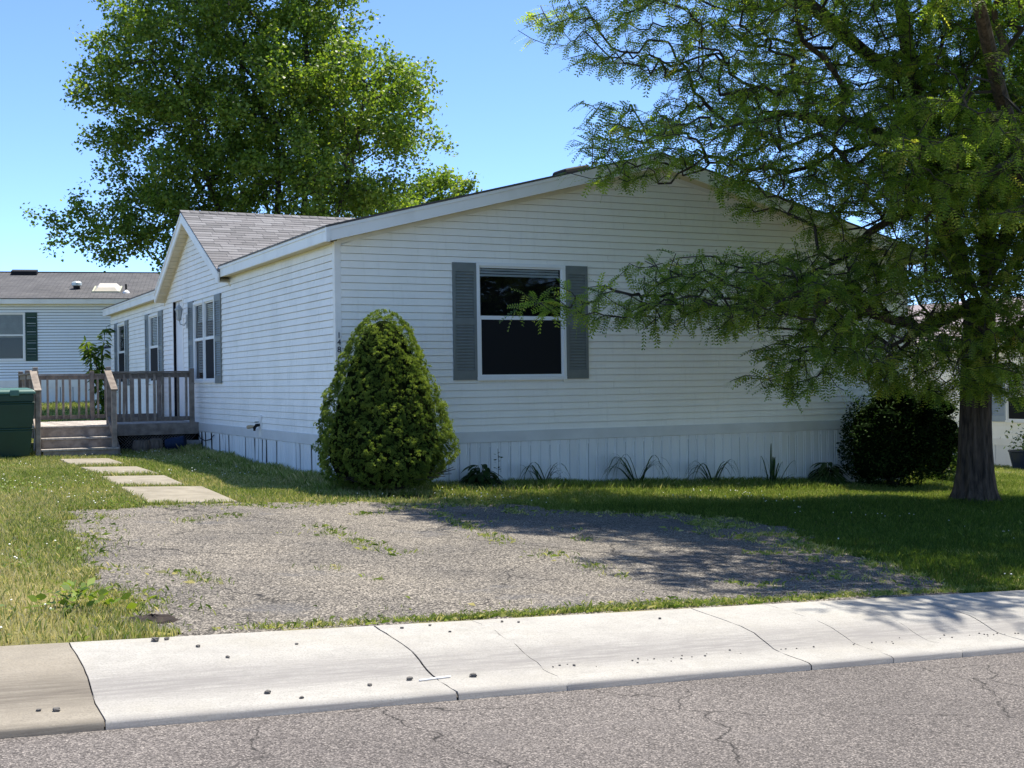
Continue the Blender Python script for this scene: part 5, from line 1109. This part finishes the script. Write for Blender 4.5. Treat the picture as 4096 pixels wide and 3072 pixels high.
for (x0, x1, y0, y1, dn_, hh) in ((-9, -3.5, -9.31, -2, 4200, .055), (-4.5, 5, -9.31, -2, 3600, .05), (5, 14, -9.31, -2, 2600, .06), (-8, 14, -2, 1.2, 3000, .06), (-8, 0, 1.2, 8.6, 1900, .06)):
    x, y = scatter(x0, x1, y0, y1, dn_); k = lawnmask(x, y); x, y = x[k], y[k]
    dr_ = dry(x, y); k = RNG.random(len(x)) > np.clip((dr_-.35)*1.3, 0, .75); x, y, dr_ = x[k], y[k], dr_[k]
    # bare worn ground between drive and house
    bare = np.exp(-(((x-.35)/.9)**2+((y+1.75)/.33)**2)); k = RNG.random(len(x)) > bare*1.1; x, y, dr_ = x[k], y[k], dr_[k]
    h = hh*RNG.uniform(.5, 1.35, len(x))*(1+.35*fbm(x, y, 1.6, 9)); h *= np.where((y > -.95) & (x > -.5), 1.6, 1)*np.where((np.abs(x) < .5) & (y > 0), 1.3, 1); h = np.clip(h, .018, .2)
    tn = np.clip(RNG.normal(.53, .14, len(x))-.28*smooth(.5, 3, x)*smooth(-2.2, -3.2, y)-.08*smooth(.5, 3, x)+np.where(RNG.random(len(x)) < dr_, .38, 0), 0, 1)  # right lawn greener, and darkened with the tree's shade put into the tint
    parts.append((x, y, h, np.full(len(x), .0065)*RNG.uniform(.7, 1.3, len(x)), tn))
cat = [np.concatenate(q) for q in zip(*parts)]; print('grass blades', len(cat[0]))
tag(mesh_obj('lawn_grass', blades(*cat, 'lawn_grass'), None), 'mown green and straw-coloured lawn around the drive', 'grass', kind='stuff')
# far lawns
parts = []
for (x0, x1, y0, y1, dn_, hh) in ((-8, 0, 8.6, 18, 320, .09), (-9, 6, 18, 31.3, 220, .10), (10.4, 17.6, -2, 8, 700, .07)):
    x, y = scatter(x0, x1, y0, y1, dn_); k = lawnmask(x, y); x, y = x[k], y[k]; parts.append((x, y, hh*RNG.uniform(.5, 1.4, len(x)), np.full(len(x), .016), np.clip(RNG.normal(.55, .15, len(x)), 0, 1)))
cat = [np.concatenate(q) for q in zip(*parts)]; tag(mesh_obj('far_lawn_grass', blades(*cat, 'far_lawn_grass'), None), 'grass of the gardens behind the deck and beyond the tree', 'grass', kind='stuff')
# weeds rooted in the driveway cracks and along its street edge
gx, gy = [], []
for c_ in CRK:
    for (a, b_) in zip(c_[:-1], c_[1:]):
        n_ = int(math.hypot(b_[0]-a[0], b_[1]-a[1])*330); t = RNG.random(n_); tuft = np.clip(np.sin(t*9+a[0]*7)+.6, 0, 1); k = RNG.random(n_) < tuft
        gx.append((a[0]+(b_[0]-a[0])*t+RNG.normal(0, .085, n_))[k]); gy.append((a[1]+(b_[1]-a[1])*t+RNG.normal(0, .075, n_))[k])
x = RNG.uniform(-4.3, 3.0, 16000); y = -9.24+np.abs(RNG.normal(0, .09, 16000)); k = RNG.random(16000) < np.clip(fbm(x, y, 1.8, 21)*.7+.38, .05, .9); gx.append(x[k]); gy.append(y[k])
x = RNG.uniform(-4.3, 3.2, 90000); y = RNG.uniform(-9.2, -2.2, 90000); k = inside(DP, x, y) & (fbm(x, y, 2.3, 31)+fbm(x, y, 6, 32)*.5+np.clip((x-.8)*.28, -.3, .6)+.3*np.exp(-((x+4.2)/.35)**2) > RNG.normal(.98, .16, 90000)); gx.append(x[k]); gy.append(y[k])
x = RNG.uniform(-4.6, 4, 130000); y = RNG.uniform(-9.2, -2.0, 130000); k = inside(DP, x, y); x, y = x[k], y[k]
dd = np.concatenate([np.min(np.hypot(x[i:i+4000, None]-DP[None, :, 0], y[i:i+4000, None]-DP[None, :, 1]), axis=1) for i in range(0, len(x), 4000)])
k = (RNG.random(len(x)) < 1.2*np.exp(-dd/.13)*np.clip(.55+fbm(x, y, 2.6, 77), 0, 1)) & (y > -9.0); gx.append(x[k]); gy.append(y[k])
x = np.concatenate(gx); y = np.concatenate(gy)
tag(mesh_obj('crack_weeds', blades(x, y, RNG.uniform(.018, .065, len(x))*np.where(y < -8.9, .75, 1), RNG.uniform(.005, .010, len(x)), np.clip(RNG.normal(.54, .2, len(x)), 0, 1), 'crack_weeds', .8), None), 'grassy weeds sprouting through the driveway cracks and edges', 'weeds', kind='stuff')
# clover leaves and white heads
x, y = scatter(-7.5, 4, -9.25, 8, 260); k = lawnmask(x, y) & (fbm(x, y, 1.3, 41) > .35); x, y = x[k], y[k]; z = ground(x, y)+RNG.uniform(.02, .05, len(x))
p = np.stack([x, y, z], 1); d = RNG.normal(size=p.shape); d[:, 2] *= .3; tl = np.array([[0, 0, 0], [.012, -.011, .002], [.026, 0, 0], [.012, .011, .002]])
tag(mesh_obj('clover_leaves', np_mesh('clover_leaves', place(tl, p, rotmats(d, RNG.normal(0, .4, len(p))), RNG.uniform(.8, 1.6, len(p))), 4, M['broad'], np.clip(RNG.normal(.75, .15, len(p)), 0, 1)), None), 'clover leaves mixed into the lawn', 'clover', kind='stuff')
fx_, fy_ = scatter(-7.5, 6, -9.2, 8, 8); k = lawnmask(fx_, fy_) & (fbm(fx_, fy_, 1.3, 41) > .1); fx_, fy_ = fx_[k], fy_[k]; b = MB()
ico2 = [(0, 0, 1), (.9, 0, .35), (.28, .85, .35), (-.73, .53, .35), (-.73, -.53, .35), (.28, -.85, .35), (0, 0, -.6)]
for xx, yy in zip(fx_, fy_):
    zz = gz(xx, yy)+random.uniform(.05, .085); s = random.uniform(.008, .012); b.add([(xx+q[0]*s, yy+q[1]*s, zz+q[2]*s) for q in ico2], [(0, 1+j, 1+(j+1) % 5) for j in range(5)]+[(6, 1+(j+1) % 5, 1+j) for j in range(5)])
tag(b.build('clover_flowers', M['clover']), 'white clover heads dotted over the lawn', 'flowers', kind='stuff')
